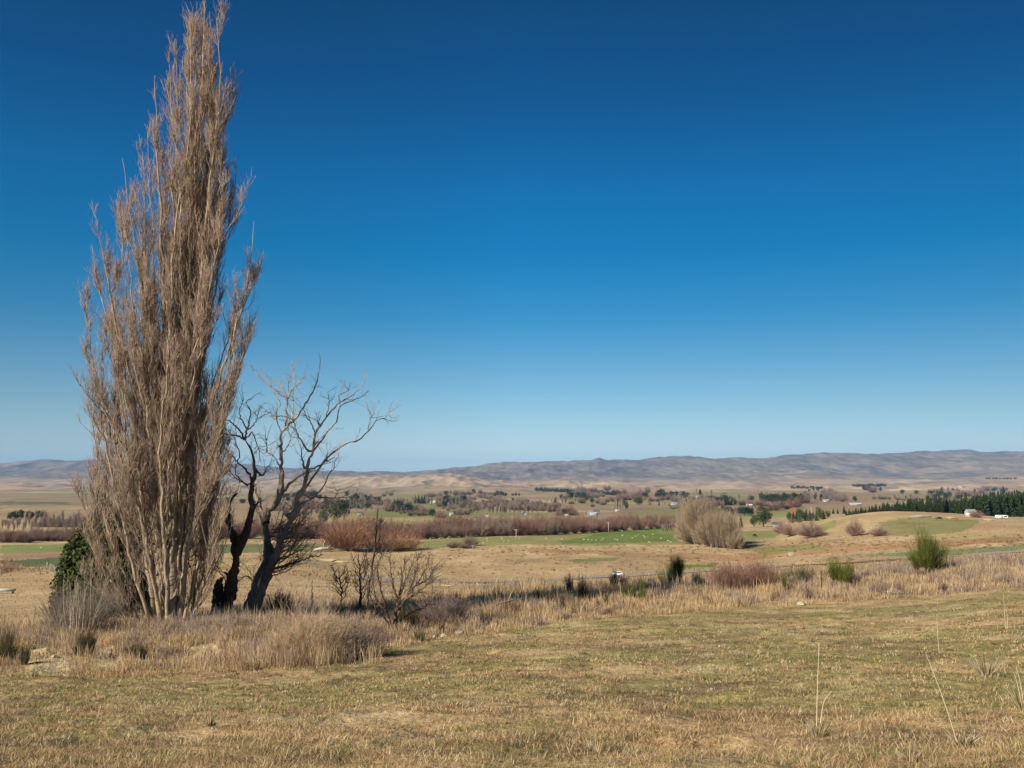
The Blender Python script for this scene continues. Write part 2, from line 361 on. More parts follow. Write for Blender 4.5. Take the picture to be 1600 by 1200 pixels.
M['cowhide'] = mat('black hide', (.02, .017, .015), nscale=4, namp=.3)
M['skin_dark'] = mat('sheep face', (.5, .43, .34), nscale=9, namp=.15)
M['lamp_red'] = mat('red tail lamp', (.35, .02, .015), rough=.3, nscale=5, namp=.1)
M['lamp_clear'] = mat('clear head lamp', (.7, .72, .74), rough=.15, nscale=5, namp=.1)
M['soil_heap'] = mat('orange soil heap', (.46, .28, .13), nscale=2, namp=.3, bump=.8, bscale=3)
M['plastic_blue'] = mat('pale blue sheet', (.30, .38, .46), nscale=1, namp=.2)

def ground_material():
    m = bpy.data.materials.new('ground'); m.use_nodes = True; nt = m.node_tree; N, L = nt.nodes, nt.links
    b = N['Principled BSDF']; b.inputs['Roughness'].default_value = 0.95; b.inputs['Specular IOR Level'].default_value = 0.08
    a = N.new('ShaderNodeAttribute'); a.attribute_name = 'Col'
    geo = N.new('ShaderNodeNewGeometry')
    out = a.outputs['Color']
    for sc_, amp, st in ((9.0, .30, (1, 1, 1)), (1.1, .22, (1, 1, 1)), (.13, .20, (.8, 1.6, 1)), (.012, .16, (.7, 1.3, 1))):
        mp = N.new('ShaderNodeMapping'); mp.inputs['Scale'].default_value = st; L.new(geo.outputs['Position'], mp.inputs[0])
        nz = N.new('ShaderNodeTexNoise'); nz.inputs['Scale'].default_value = sc_; nz.inputs['Detail'].default_value = 4; nz.inputs['Roughness'].default_value = .65
        L.new(mp.outputs[0], nz.inputs[0])
        mr = N.new('ShaderNodeMapRange'); mr.inputs[1].default_value = .28; mr.inputs[2].default_value = .72; mr.inputs[3].default_value = 1 - amp; mr.inputs[4].default_value = 1 + amp
        L.new(nz.outputs[0], mr.inputs[0])
        mu = N.new('ShaderNodeVectorMath'); mu.operation = 'SCALE'; L.new(out, mu.inputs[0]); L.new(mr.outputs[0], mu.inputs['Scale']); out = mu.outputs[0]
    L.new(out, b.inputs['Base Color'])
    nb = N.new('ShaderNodeTexNoise'); nb.inputs['Scale'].default_value = 7; nb.inputs['Detail'].default_value = 6; L.new(geo.outputs['Position'], nb.inputs[0])
    bp = N.new('ShaderNodeBump'); bp.inputs['Strength'].default_value = .55; bp.inputs['Distance'].default_value = .12
    L.new(nb.outputs[0], bp.inputs['Height']); L.new(bp.outputs[0], b.inputs['Normal'])
    return m
M['ground'] = ground_material()

# ------------------------------------------------------------------ ground colours (what grows where)
TAN, STRAW, OLIVE, BROWN = np.array([.49, .335, .165]), np.array([.58, .45, .25]), np.array([.248, .208, .075]), np.array([.30, .20, .11])
def field_mix(X, Y):
    g = 0.6 * fbm(X * .16 + Y * .10, Y * .30 - X * .05, 71, 4) + 0.6 * fbm(X * .8, Y * 1.3, 77, 4)
    d = fbm(X * .5 + Y * .2, Y * .9 - X * .1, 83, 4)
    w = sstep(-.22, .30, g + .16 * sstep(8, 15, Y) - .05)[..., None]
    c = lerp(TAN * .88, OLIVE * 1.15, w * .85)
    c = lerp(c, STRAW, (sstep(.15, .6, d) * .42)[..., None])
    c = lerp(c, BROWN * .8, (sstep(.15, .5, -d) * .75)[..., None])
    return c * (1 + .30 * fbm(X * 2.2, Y * 2.8, 89, 3))[..., None]
def poly_in(px, py, poly):
    inside = np.zeros(px.shape, bool); n = len(poly)
    for i in range(n):
        x0, y0 = poly[i]; x1, y1 = poly[(i + 1) % n]
        if y0 == y1: continue
        c = (y0 > py) != (y1 > py)
        inside ^= c & (px < (x1 - x0) * (py - y0) / (y1 - y0) + x0)
    return inside
GRN, GRN2, GRN3 = np.array([.155, .185, .045]), np.array([.115, .165, .028]), np.array([.085, .125, .042])
RED = np.array([.33, .195, .09])
PADDOCKS = [  # outlines of paddocks, seen along the sight lines, with what covers them
 ([(655,846),(700,838),(800,838),(900,833),(950,829),(1045,824),(1090,832),(1085,850),(900,853),(840,851),(720,854),(650,860)], GRN, .75),
 ([(880,845),(960,829),(1080,834),(1065,846),(960,848),(880,850)], GRN2, .85),
 ([(1000,826),(1060,822),(1065,830),(1010,831)], GRN2, .8),
 ([(1052,883),(1120,880),(1112,886),(1060,888)], GRN2, .8),
 ([(895,874),(968,872),(960,878),(900,879)], GRN, .7),
 ([(1140,830),(1220,828),(1215,840),(1150,845)], GRN, .7),
 ([(810,856),(1000,864),(1150,866),(1300,852),(1400,848),(1600,838),(1600,845),(1400,857),(1260,868),(1140,877),(1000,870),(830,863)], RED, .85),
 ([(1170,856),(1260,850),(1300,858),(1190,868)], GRN, .45),
 ([(1330,868),(1450,860),(1600,850),(1600,862),(1450,870)], GRN3 * 1.5, .6),
 ([(1265,826),(1300,813),(1340,808),(1320,818),(1290,830)], GRN * 1.1, .7),
 ([(1380,815),(1440,808),(1500,812),(1532,813),(1500,832),(1400,838),(1375,830)], np.array([.205, .19, .07]), .8),
 ([(1300,809),(1370,796),(1440,806),(1400,812),(1340,828),(1310,826)], TAN * .95, .6),
 ([(1500,833),(1540,813),(1600,812),(1600,836)], np.array([.43, .27, .15]), .7),
 ([(0,852),(130,850),(130,862),(0,865)], GRN * 1.15, .85),
 ([(0,865),(130,862),(130,869),(0,876)], np.array([.30, .185, .105]), .8),
 ([(15,877),(130,868),(130,884),(40,886)], GRN3, .9),
 ([(0,876),(22,876),(38,890),(0,897)], np.array([.20, .11, .065]), .8),
 ([(330,850),(520,850),(520,862),(330,864)], GRN3, .7),
 ([(330,820),(420,818),(440,842),(330,848)], GRN, .4),
 ([(540,799),(740,799),(735,805),(620,808),(560,806)], GRN, .8),
 ([(680,789),(740,788),(740,794),(660,796)], GRN, .7),
 ([(735,781),(800,778),(805,782),(740,784)], np.array([.55, .44, .22]), .9),
 ([(745,784),(805,783),(805,787),(750,788)], GRN, .7),
 ([(860,812),(930,806),(985,812),(960,818),(860,820)], np.array([.27, .20, .16]), .7),
 ([(970,798),(1070,792),(1075,812),(980,806)], GRN * 1.1, .5),
 ([(1145,800),(1230,796),(1235,808),(1150,812)], GRN * 1.2, .6),
 ([(1040,771),(1160,768),(1165,772),(1040,775)], GRN * 1.2, .5),
 ([(0,784),(110,784),(110,788),(0,789)], GRN3, .8),
 ([(0,792),(150,791),(150,800),(0,802)], np.array([.42, .30, .15]), .5),
]
CLAYBANK = [[(30,1024),(58,1003),(84,1006),(92,1022),(118,1034),(104,1056),(42,1054)], [(148,1014),(180,1008),(188,1048),(146,1046)], [(236,1004),(262,1000),(268,1014),(238,1018)], [(296,1012),(330,1006),(352,1016),(350,1030),(300,1030)]]
def ground_colour(X, Y, Z):
    s, y, out = _sy(X, Y)
    px, py = project(s * y, y, Z)
    n1 = fbm(X / 9., Y / 16., 101, 4)[..., None]; n2 = fbm(X / 60., Y / 160., 103, 4)[..., None]
    c = lerp(TAN * 1.0, np.array([.34, .235, .125]), np.clip(.5 + n2 * .9, 0, 1)) * (1 + .16 * n1)
    c = lerp(c, STRAW * .95, np.clip(n1 * 1.2 - .2, 0, .6))
    c = lerp(c, GRN * 1.25, (sstep(.15, .6, fbm(X / 45., Y / 120., 107, 4)) * .5)[..., None])
    # far valley floor: strips of pasture, stubble and scrub
    fur = fbm(X / 30. + Y / 90., Y / 5.5, 109, 4)[..., None]; c = c * (1 + .20 * fur * sstep(60, 110, y)[..., None]); c = lerp(c, np.array([.25, .15, .07]), sstep(.35, .7, fur) * .5 * sstep(60, 110, y)[..., None])
    c = lerp(c, TAN * 1.1, .18)
    far = sstep(600, 1100, y)[..., None]
    q = fbm(X / 190., Y / 420., 111, 4)[..., None]; q2 = fbm(X / 420., Y / 300., 113, 3)[..., None]
    cf = lerp(np.array([.30, .205, .115]), GRN * 1.2, sstep(.05, .5, q) * .75)
    cf = lerp(cf, np.array([.50, .40, .23]), sstep(.3, .6, q2) * .7)
    cf = lerp(cf, np.array([.20, .135, .095]), sstep(.15, .55, -q) * .7)
    c = lerp(c, cf, far)
    # foothills and range
    hil = sstep(2600, 4200, y)[..., None]
    h1 = fbm(X / 300., Y / 700., 121, 5)[..., None]; h2 = fbm(X / 90., Y / 260., 123, 4)[..., None]
    ch = lerp(np.array([.47, .335, .20]), np.array([.30, .21, .13]), np.clip(.5 + h1, 0, 1))
    ch = lerp(ch, np.array([.42, .31, .185]), sstep(.3, .7, h2) * .5)
    ch = lerp(ch, np.array([.15, .12, .085]), sstep(.15, .6, -h2) * .75)
    h3 = fbm(X / 40., Y / 150., 125, 4)[..., None]; ch = ch * (1 + .28 * h3)
    c = lerp(c, ch, hil)
    mt = sstep(6500, 8600, y)[..., None]
    cm = lerp(np.array([.26, .20, .145]), np.array([.135, .11, .09]), np.clip(.5 + .9 * h1 + .9 * h2, 0, 1)) * (1 + .35 * h3)
    cm = lerp(cm, np.array([.32, .25, .17]), sstep(.4, .8, fbm(X / 700., Y / 900., 131, 5))[..., None] * .35)
    c = lerp(c, cm, mt)
    jx = px + 11 * fbm(X / 14., Y / 40., 141, 4); jy = py + 1.6 * fbm(X / 18. + 9, Y / 60., 143, 3)
    for poly, col, w in PADDOCKS:
        ins = poly_in(jx, jy, poly) & (y > 70) & (out < 0)
        if ins.any():
            v = 1 + .22 * n1[ins] + .12 * n2[ins]
            ww = np.clip(w + .35 * n2[ins] + .15 * n1[ins], 0, 1)
            c[ins] = lerp(c[ins], col * v, ww)
    # near field and bank
    ed, crv = edge_y(s), crest_y(s)
    fld = 1 - sstep(ed - .5, ed + 1.2, y + 1.3 * fbm(X * .4, Y * .4, 151, 3))
    c = lerp(c, field_mix(X, Y) * .92, fld[..., None])
    bk = sstep(ed - .2, ed + 1.2, y) * (1 - sstep(crv + 1, crv + 8, y))
    cb = lerp(np.array([.38, .265, .14]), np.array([.50, .40, .23]), sstep(.1, .5, fbm(X * .5, Y * .5, 153, 4))[..., None])
    cb = lerp(cb, np.array([.17, .12, .075]), (sstep(.1, .5, -fbm(X * .6, Y * .6, 157, 4)) * .6)[..., None])
    c = lerp(c, cb, bk[..., None])
    jx = px + 4 * fbm(X * 2, Y * 2, 227, 3); jy = py + 4 * fbm(X * 2 + 5, Y * 2, 229, 3)
    for poly in CLAYBANK:
        ins = poly_in(jx, jy, poly) & (y > 18) & (y < 32)
        if ins.any(): c[ins] = np.array([.50, .385, .21]) * (1 + .2 * fbm(X * 3, Y * 3, 231, 3))[ins][:, None]
    return c

# ------------------------------------------------------------------ terrain: one sheet to the horizon and beyond
amax = math.radians(33.2)
AZ = np.concatenate([np.linspace(-math.pi, -amax, 40)[:-1], np.linspace(-amax, amax, 720), np.linspace(amax, math.pi, 40)[1:-1]])
R = np.concatenate([[.35, .8, 1.4, 2.0, 2.6, 3.2, 3.8], np.exp(np.linspace(math.log(4.3), math.log(66), 250)),
                    np.exp(np.linspace(math.log(66), math.log(750), 200))[1:], np.exp(np.linspace(math.log(750), math.log(3000), 90))[1:],
                    np.exp(np.linspace(math.log(3000), math.log(17500), 340))[1:], [22000.]])
GX = R[:, None] * np.sin(AZ)[None]; GY = R[:, None] * np.cos(AZ)[None]
GZ = ground(GX, GY)
gc = ground_colour(GX, GY, GZ)
nr, na = GX.shape
V = np.concatenate([np.stack([GX, GY, GZ], -1).reshape(-1, 3), [[0, 0, float(ground(np.array(0.), np.array(.01)))]]])
idx = np.arange(nr * na).reshape(nr, na); rt = np.roll(idx, -1, 1)
Fq = np.stack([idx[:-1], idx[1:], rt[1:], rt[:-1]], -1).reshape(-1, 4)
Ft = np.stack([np.full(na, nr * na), idx[0], rt[0]], -1)
gcol = np.concatenate([gc.reshape(-1, 3), [gc[0, 0]]])
terr = link('ground', mesh_np('ground', V, [Fq, Ft], M['ground'], col=np.clip(gcol, 0, 1), smooth=True))
tag(terr, kind='structure')

# road across the valley
rd = [(690,910.5),(740,911),(800,909.2),(880,906),(965,901.5),(1080,894.5),(1200,887.5),(1300,881.5),(1400,875.5),(1500,869.5),(1590,863)]
rp = np.array([hit(a, b, 100, 600) for a, b in rd])
rp = np.concatenate([[rp[0] + np.array([-18, -3, 0])], rp, [rp[-1] + (rp[-1] - rp[-2]) * 1.5]])
rc = resample(rp[:, :2], 420); tdir = norm(np.gradient(rc, axis=0)); nrm = np.stack([-tdir[:, 1], tdir[:, 0]], 1)
W = np.linspace(-2.7, 2.7, 7); RX = rc[:, 0][:, None] + nrm[:, 0][:, None] * W; RY = rc[:, 1][:, None] + nrm[:, 1][:, None] * W
zc = ground(RX, RY).max(1); zc = np.convolve(np.pad(zc, 6, 'edge'), np.ones(13) / 13, 'valid') + .22
RZ = np.repeat(zc[:, None], 7, 1) - 0.006 * W[None] ** 2
ii = np.arange(420 * 7).reshape(420, 7)
m_road = mat('asphalt', (.30, .255, .205), rough=.95, nscale=1.5, namp=.15, stretch=(.3, 1, 1), spec=.03)
road = link('road', mesh_np('road', np.stack([RX, RY, RZ], -1), [np.stack([ii[:-1, :-1], ii[1:, :-1], ii[1:, 1:], ii[:-1, 1:]], -1).reshape(-1, 4)], m_road))
tag(road, kind='structure')
def road_at(px):
    k = int(np.argmin(np.abs(project(rc[:, 0], rc[:, 1], zc)[0] - px))); return np.array([rc[k, 0], rc[k, 1], zc[k]]), math.atan2(tdir[k, 1], tdir[k, 0])

# ------------------------------------------------------------------ grass (stuff)
def blades(rng, X, Y, h, w, lean, col, K=2, base_dark=.75):
    n = len(X); Z = ground(X, Y); az = rng.random(n) * 2 * math.pi
    la = rng.random(n) * 2 * math.pi
    B = np.stack([X, Y, Z - .01], -1); side = np.stack([np.cos(az), np.sin(az), 0 * az], -1) * w[:, None] * .5
    dirn = np.stack([np.cos(la) * np.sin(lean), np.sin(la) * np.sin(lean), np.cos(lean)], -1)
    tip = B + dirn * h[:, None]
    mid = B + (dirn * .55 + np.array([0, 0, .12])) * h[:, None]
    Vv = np.stack([B - side, B + side, mid + side * .75, mid - side * .75, tip], 1).reshape(-1, 3)
    i = np.arange(n)[:, None] * 5
    cc = np.repeat(col[:, None], 5, 1)
    return Vv, [i + np.array([[0, 1, 2, 3]]), i + np.array([[3, 2, 4]])], cc.reshape(-1, 3)
rng = np.random.default_rng(7)
def sample(n, y0, y1, smax=.68):
    Y = np.exp(rng.uniform(math.log(y0), math.log(y1), n)); s = rng.uniform(-smax, smax, n); return s * Y, Y, s
def pal(rng, n, cols, probs, jit=.18):
    c = np.array(cols)[rng.choice(len(cols), n, p=probs)]; return c * (1 + jit * rng.normal(size=(n, 1)))
# short field grass
X, Y, s = sample(520000, 4.6, 46)
XT, YT, sT = sample(5200, 4.6, 34); m = rng.integers(14, 40, len(XT)); ti = np.repeat(np.arange(len(XT)), m); tr_ = (.03 + .09 * rng.random(len(XT)))[ti]
isT = np.concatenate([np.zeros(len(X), bool), np.ones(len(ti), bool)])
X = np.concatenate([X, XT[ti] + tr_ * rng.normal(size=len(ti))]); Y = np.concatenate([Y, YT[ti] + tr_ * rng.normal(size=len(ti))]); s = X / Y
tcol = np.concatenate([np.zeros(len(isT) - len(ti), int), rng.choice([1, 2, 3, 4], len(XT), p=[.4, .25, .2, .15])[ti]])
k = Y < edge_y(s) + .8; X, Y, s, isT, tcol = X[k], Y[k], s[k], isT[k], tcol[k]; n = len(X)
tuf = fbm(X * 1.3, Y * 1.3, 201, 3); streak = fbm(X * .16 + Y * .10, Y * .30 - X * .05, 71, 4)
h = (.022 + .026 * rng.random(n)) * (1 + .9 * np.clip(tuf, -.7, 1)) * (1 + .5 * (rng.random(n) < .06)) + .0004 * Y
h = np.where(isT, h * 1.2 + .020, h)
w = np.maximum(.0040, .00075 * Y) * (.7 + .6 * rng.random(n))
c = field_mix(X, Y); c = c * (1 + .11 * rng.normal(size=(n, 1)))
pick = rng.random(n)[:, None]
c = np.where(pick < .08, STRAW, c); c = np.where((pick > .16) & (pick < .21), BROWN * .95, c)
c = np.where((pick > .9) & (streak[:, None] > -.05), np.array([.15, .16, .05]), c)
for q, cc in ((1, TAN * 1.1), (2, STRAW * 1.1), (3, BROWN * .75), (4, np.array([.16, .18, .05]))): c = np.where(((tcol == q) & (rng.random(n) < .8))[:, None], cc * (1 + .15 * rng.normal(size=(n, 1))), c)
Vv, Fv, Cv = blades(rng, X, Y, h, w, np.where(isT, .75, 1.0) * np.clip(rng.normal(1.12, .36, n), 0, 1.52), np.clip(c, .02, .8))
o = link('field_grass', mesh_np('field_grass', Vv, Fv, M['blade'], col=Cv)); tag(o, 'short tan and olive grass covering the near sloping field', 'grass', kind='stuff')
# tall dry bank grass
n0 = 560000; s = rng.uniform(-.68, .68, n0); ed, cv = edge_y(s), crest_y(s)
u = rng.random(n0); Y = ed - .5 + (cv + 4 - ed) * u; X = s * Y
dens = .55 + .9 * fbm(X * .35, Y * .35, 211, 4)
k = rng.random(n0) < dens; X, Y, s, u = X[k], Y[k], s[k], u[k]; n = len(X)
mC = 1500; sC = rng.uniform(-.66, .66, mC); YC = edge_y(sC) + .3 + (crest_y(sC) + 1 - edge_y(sC)) * rng.random(mC); kC = rng.integers(40, 110, mC); ci = np.repeat(np.arange(mC), kC)
mx_ = s_of(482) * 23; q_ = np.arange(mC) < 70; YC = np.where(q_, rng.uniform(21.6, 24.2, mC), YC); sC = np.where(q_, (mx_ + rng.normal(-.25, .85, mC)) / YC, sC)
rC = (.10 + .30 * rng.random(mC) ** 2)[ci]; hC = np.concatenate([np.zeros(n), (.38 + .5 * rng.random(mC) ** 1.5)[ci]]); hC[n:] *= np.where(q_, 1.9, 1.0)[ci]; colC = np.concatenate([np.zeros(n, int), rng.choice([1, 2, 3, 4], mC, p=[.55, .22, .15, .08])[ci]])
X = np.concatenate([X, (sC * YC)[ci] + rC * rng.normal(size=len(ci))]); Y = np.concatenate([Y, YC[ci] + rC * rng.normal(size=len(ci))]); s = X / Y; n = len(X); u = np.clip((Y - edge_y(s)) / (crest_y(s) - edge_y(s)), 0, 1)
pxx, pyy = project(X, Y, ground(X, Y)); bare = np.zeros(n, bool)
for poly in CLAYBANK: bare |= poly_in(pxx + 4 * fbm(X * 2, Y * 2, 227, 3), pyy + 4 * fbm(X * 2 + 5, Y * 2, 229, 3), poly)
k = ~bare | (rng.random(n) < .15); X, Y, s, u, hC, colC = X[k], Y[k], s[k], u[k], hC[k], colC[k]; n = len(X)
hn = fbm(X * .22, Y * .22, 213, 4); hn2 = fbm(X * .8, Y * .9, 214, 3); h = (.14 + .30 * rng.random(n) + .40 * (rng.random(n) < .04)) * (1 + 1.0 * np.clip(hn, -.75, .9)) * (1 + .9 * np.clip(hn2, -.7, .9)) * (.6 + .5 * sstep(.05, .4, u))
h = np.where(hC > 0, hC * (.6 + .5 * rng.random(n)), h) * (.50 + .38 * sstep(24, 42, Y)); w = (.0004 * Y + .003) * (.5 + .8 * rng.random(n))
pn = fbm(X * .18, Y * .3, 217, 4) + .35 * sstep(.2, .7, u) - .24
c = pal(rng, n, [(.56, .385, .19), (.64, .49, .27), (.44, .28, .135), (.30, .215, .135)], [.44, .26, .20, .10])
grey = pal(rng, n, [(.37, .275, .21), (.45, .35, .27), (.26, .185, .14)], [.5, .3, .2])
c = np.where((pn[:, None] > .18 + .2 * rng.normal(size=(n, 1))), grey, c) * (1 + .3 * fbm(X * 1.1, Y * 1.1, 219, 3))[:, None]
for q, cc in ((1, (.58, .42, .23)), (2, (.40, .30, .22)), (3, (.30, .20, .12)), (4, (.20, .14, .11))): c = np.where((colC == q)[:, None], np.array(cc) * (1 + .2 * rng.normal(size=(n, 1))), c)
Vv, Fv, Cv = blades(rng, X, Y, h, w, np.abs(rng.normal(.3, .25, n)), np.clip(c, .02, .85))
o = link('bank_grass', mesh_np('bank_grass', Vv, Fv, M['blade'], col=Cv)); tag(o, 'tall dry straw coloured grass along the bank below the field', 'grass', kind='stuff')
# rough pasture beyond the bank
X, Y, s = sample(110000, 62, 420); dens = .55 + .8 * fbm(X / 14., Y / 22., 221, 4); k = rng.random(len(X)) < dens
pxx, pyy = project(X, Y, ground(X, Y)); rdist = np.min(np.hypot(X[:, None] - rc[::6, 0], Y[:, None] - rc[::6, 1]), 1)
k &= rdist > 4.6
ing = np.zeros(len(X), bool)
for poly, col, w_ in PADDOCKS[:6] + PADDOCKS[9:11] + PADDOCKS[13:16]: ing |= poly_in(pxx, pyy, poly)
k &= ~ing | (rng.random(len(X)) < .12)
X, Y = X[k], Y[k]; n = len(X)
h = (.22 + .3 * rng.random(n)) * (1 + .8 * np.clip(fbm(X / 6., Y / 9., 223, 3), -.7, 1)) * (.4 + .6 * sstep(90, 200, Y)); w = .0008 * Y * (.5 + .8 * rng.random(n))
c = ground_colour(X, Y, ground(X, Y)) * (1 + .16 * rng.normal(size=(n, 1)))
Vv, Fv, Cv = blades(rng, X, Y, h, w, np.abs(rng.normal(.3, .25, n)), np.clip(c, .02, .8))
o = link('pasture_grass', mesh_np('pasture_grass', Vv, Fv, M['blade'], col=Cv)); tag(o, 'rough tawny pasture grass on the valley floor below the bank', 'grass', kind='stuff')

# ------------------------------------------------------------------ plant builders
def shrub_mesh(seed, H, Wd, n, cols, lean=.35, twigs=4, r=.006, K=5, up=.25, wob=.07, tl=.35, base=.12, t0=.25, tsp=.55):
    """upright bush of stems fanning from the base; local origin at the base. Returns verts, faces, colours"""
    rg = np.random.default_rng(seed); a = rg.random(n) * 2 * math.pi; q = rg.random(n) ** .6
    b = np.stack([np.cos(a) * q * Wd * base, np.sin(a) * q * Wd * base, np.full(n, -.03)], -1)
    ln = H * (.62 + .45 * rg.random(n)) * (1 - .25 * q)
    d = norm(np.stack([np.cos(a) * q * lean * Wd / H, np.sin(a) * q * lean * Wd / H, np.ones(n)], -1)); pts = [b]
    for k in range(K - 1):
        d = norm(d + rg.normal(size=(n, 3)) * wob + np.array([0, 0, up / K])); pts.append(pts[-1] + d * ln[:, None] / (K - 1))
    P = np.stack(pts, 1); Rr = taper(n, K, r, r * .35)
    V1, F1 = tubes(P, Rr, 3); C1 = np.repeat(pal(rg, n, cols, np.ones(len(cols)) / len(cols)), K * 3, 0)
    if twigs:
        P2, t = spawn(rg, P, twigs, t0, 1, tsp, lambda t, g: H * tl * (.35 + .65 * g.random(len(t))) * (1.15 - .6 * t), up=up, K=3, wob=wob * 1.3)
        V2, F2 = tubes(P2, taper(len(P2), 3, r * .55, r * .25), 3); C2 = np.repeat(pal(rg, len(P2), cols, np.ones(len(cols)) / len(cols)), 9, 0)
        V1, F1, C1 = np.concatenate([V1, V2]), np.concatenate([F1, F2 + len(V1)]), np.concatenate([C1, C2])
    return V1, F1, np.clip(C1, .005, .9)
def plume_mesh(seed, H, Wd, n, cols, plumes=8, **kw):
    """an uneven bush: several leaning plumes of stems grown from one base"""
    rg = np.random.default_rng(seed); Vs, Fs, Cs, nv = [], [], [], 0
    for k in range(plumes):
        a = k * 2.4 + rg.random(); q = (k / plumes) ** .6 * .42 * Wd * (.7 + .5 * rg.random()); hh = H * (1.05 - .5 * (q / (.5 * Wd)) ** 2) * rg.uniform(.68, 1.1)
        V1, F1, C1 = shrub_mesh(seed * 37 + k, hh, Wd * rg.uniform(.28, .5), max(8, n // plumes), cols, **kw)
        V1 = V1 + np.array([math.cos(a) * q, math.sin(a) * q, 0]) * (.45 + .7 * V1[:, 2:] / hh)
        Vs.append(V1); Fs.append(F1 + nv); Cs.append(C1 * rg.uniform(.8, 1.2)); nv += len(V1)
    return np.concatenate(Vs), np.concatenate(Fs), np.concatenate(Cs)
def shrub(name, label, cat, px, Y, H, Wd, n, cols, seed=1, group=None, m='attr_twig', dz=0.0, **kw):
    p = stand(px, Y); p[2] += dz
    pn = kw.pop('plumes', 0)
    V1, F1, C1 = plume_mesh(seed, H, Wd, n, cols, pn, **kw) if pn else shrub_mesh(seed, H, Wd, n, cols, **kw)
    return tag(link(name, mesh_np(name, V1, [F1], M[m], col=C1), None, tuple(p)), label, cat, group)
BROOM = [(.10, .125, .025), (.15, .165, .03), (.06, .08, .018), (.22, .19, .04), (.08, .105, .022)]
GREY = [(.22, .17, .13), (.28, .22, .17), (.16, .12, .095), (.20, .14, .10)]
RUST = [(.34, .12, .065), (.24, .115, .08), (.30, .20, .145), (.15, .10, .08), (.30, .15, .09), (.22, .16, .12)]
DOCK = [(.07, .045, .035), (.10, .065, .045), (.055, .04, .03)]

# ------------------------------------------------------------------ the poplar
def px_path(pts, Y, y_off=(0, 0), K=30):
    pts = resample(np.array(pts, float), K); d = np.linspace(0, 1, K)
    return world(pts[:, 0], pts[:, 1], Y + y_off[0] * (1 - d) ** 1.5 + y_off[1] * d ** .8)
PY0 = 34.0
POP = thing('poplar_tree', 'tall leafless poplar with a narrow upswept crown towering over the bank', 'tree', stand(265, PY0))
POPBASE = np.array(POP.location)
rg = np.random.default_rng(5)
def rel(P): return P - POPBASE
STEMS = [  # (path in the photograph, start radius, depth offset at tip)
 ([(268,990),(272,850),(282,700),(292,550),(303,380),(311,200),(318,60),(318,-45)], .27, .1),
 ([(242,990),(234,900),(222,800),(214,690),(204,590),(184,520),(168,440),(153,345)], .15, -.9),
 ([(256,988),(250,860),(247,700),(238,540),(222,430),(202,330),(191,247)], .17, .6),
 ([(280,988),(292,840),(312,700),(340,600),(372,500),(390,430),(397,345)], .16, -.5),
 ([(275,985),(288,780),(312,600),(340,430),(360,330),(370,262)], .15, .9),
 ([(262,985),(262,760),(258,560),(254,380),(246,230),(242,118)], .18, -.4),
 ([(266,985),(270,700),(276,460),(278,300),(270,180),(263,82)], .18, 1.0),
 ([(274,985),(290,700),(312,450),(332,250),(344,120),(338,22)], .18, -.9),
]
LIMBS = [
 ([(238,985),(212,900),(185,790),(162,680),(143,560),(131,472)], .10, -.6),
 ([(240,985),(205,920),(178,850),(158,770),(148,690),(140,640)], .075, .7),
 ([(232,985),(190,930),(165,890),(150,830),(145,770),(143,745)], .07, -.9),
 ([(284,985),(310,880),(330,780),(345,690),(352,620)], .10, .5),
 ([(288,985),(315,900),(332,840),(340,770),(343,700)], .07, -.8),
 ([(250,975),(225,780),(196,640),(178,540),(160,470),(146,400)], .10, 1.3),
 ([(262,960),(235,700),(222,560),(206,470),(200,380),(197,320)], .11, -1.4),
 ([(270,950),(305,700),(345,560),(375,480),(390,440),(396,425)], .09, 1.0),
 ([(270,900),(285,640),(318,500),(345,380),(372,330),(380,300)], .10, -1.5),
 ([(266,900),(255,600),(240,430),(235,300),(230,200)], .11, 1.6),
 ([(270,880),(285,560),(305,380),(330,260),(355,180),(360,105)], .11, .5),
 ([(268,930),(262,640),(268,420),(290,260),(300,130),(297,30)], .12, -1.3),
 ([(272,940),(300,640),(325,480),(345,360),(350,250)], .10, 1.8),
 ([(258,940),(240,740),(225,640),(215,540),(228,440)], .10, 2.0),
 ([(266,940),(275,760),(290,640),(310,560),(322,450)], .12, -2.0),
 ([(252,960),(228,840),(205,740),(190,640),(180,560)], .10, -2.1),
 ([(278,960),(300,820),(320,720),(350,640),(378,560),(392,500)], .09, -1.0),
 ([(262,960),(256,820),(250,700),(262,580),(265,440)], .11, -2.4),
 ([(272,960),(280,800),(296,700),(300,600),(296,480)], .11, 2.4),
 ([(246,990),(200,960),(172,930),(155,905)], .05, -.4),
 ([(290,985),(312,935),(322,900),(328,850)], .05, .3),
 ([(300,790),(330,700),(348,640),(356,600)], .05, -1.4),
 ([(222,800),(190,720),(168,640),(152,600),(136,560)], .055, -1.5),
]
OUTL = ([0,60,120,240,340,470,560,640,745,850,930], [307,274,252,207,172,142,142,150,153,168,200])
OUTR = ([0,100,200,260,345,430,520,570,620,700,800,880,930], [333,348,356,364,383,393,386,370,350,343,338,328,314])
for k in range(64):
    yt = 15 + 780 * ((k + rg.random()) / 64) ** 1.25; lo, hi = np.interp(yt, *OUTL), np.interp(yt, *OUTR); xt = lo + (hi - lo) * rg.uniform(.03, .97)
    yb = 985 - rg.uniform(.05, .55) * (985 - yt); xb = 266 + (985 - yb) / 985 * 45 + rg.uniform(-14, 12) + .15 * (xt - 270); L_ = yb - yt
    LIMBS.append(([(xb, yb), (xb + .30 * (xt - xb), yb - .3 * L_), (xb + .80 * (xt - xb), yb - .62 * L_), (xt - (xt - xb) * .02, yb - .86 * L_), (xt, yt)], .03 + .05 * L_ / 900, rg.uniform(-2.2, 2.2) * (.3 + .7 * yt / 900)))
allP = []; allR = []
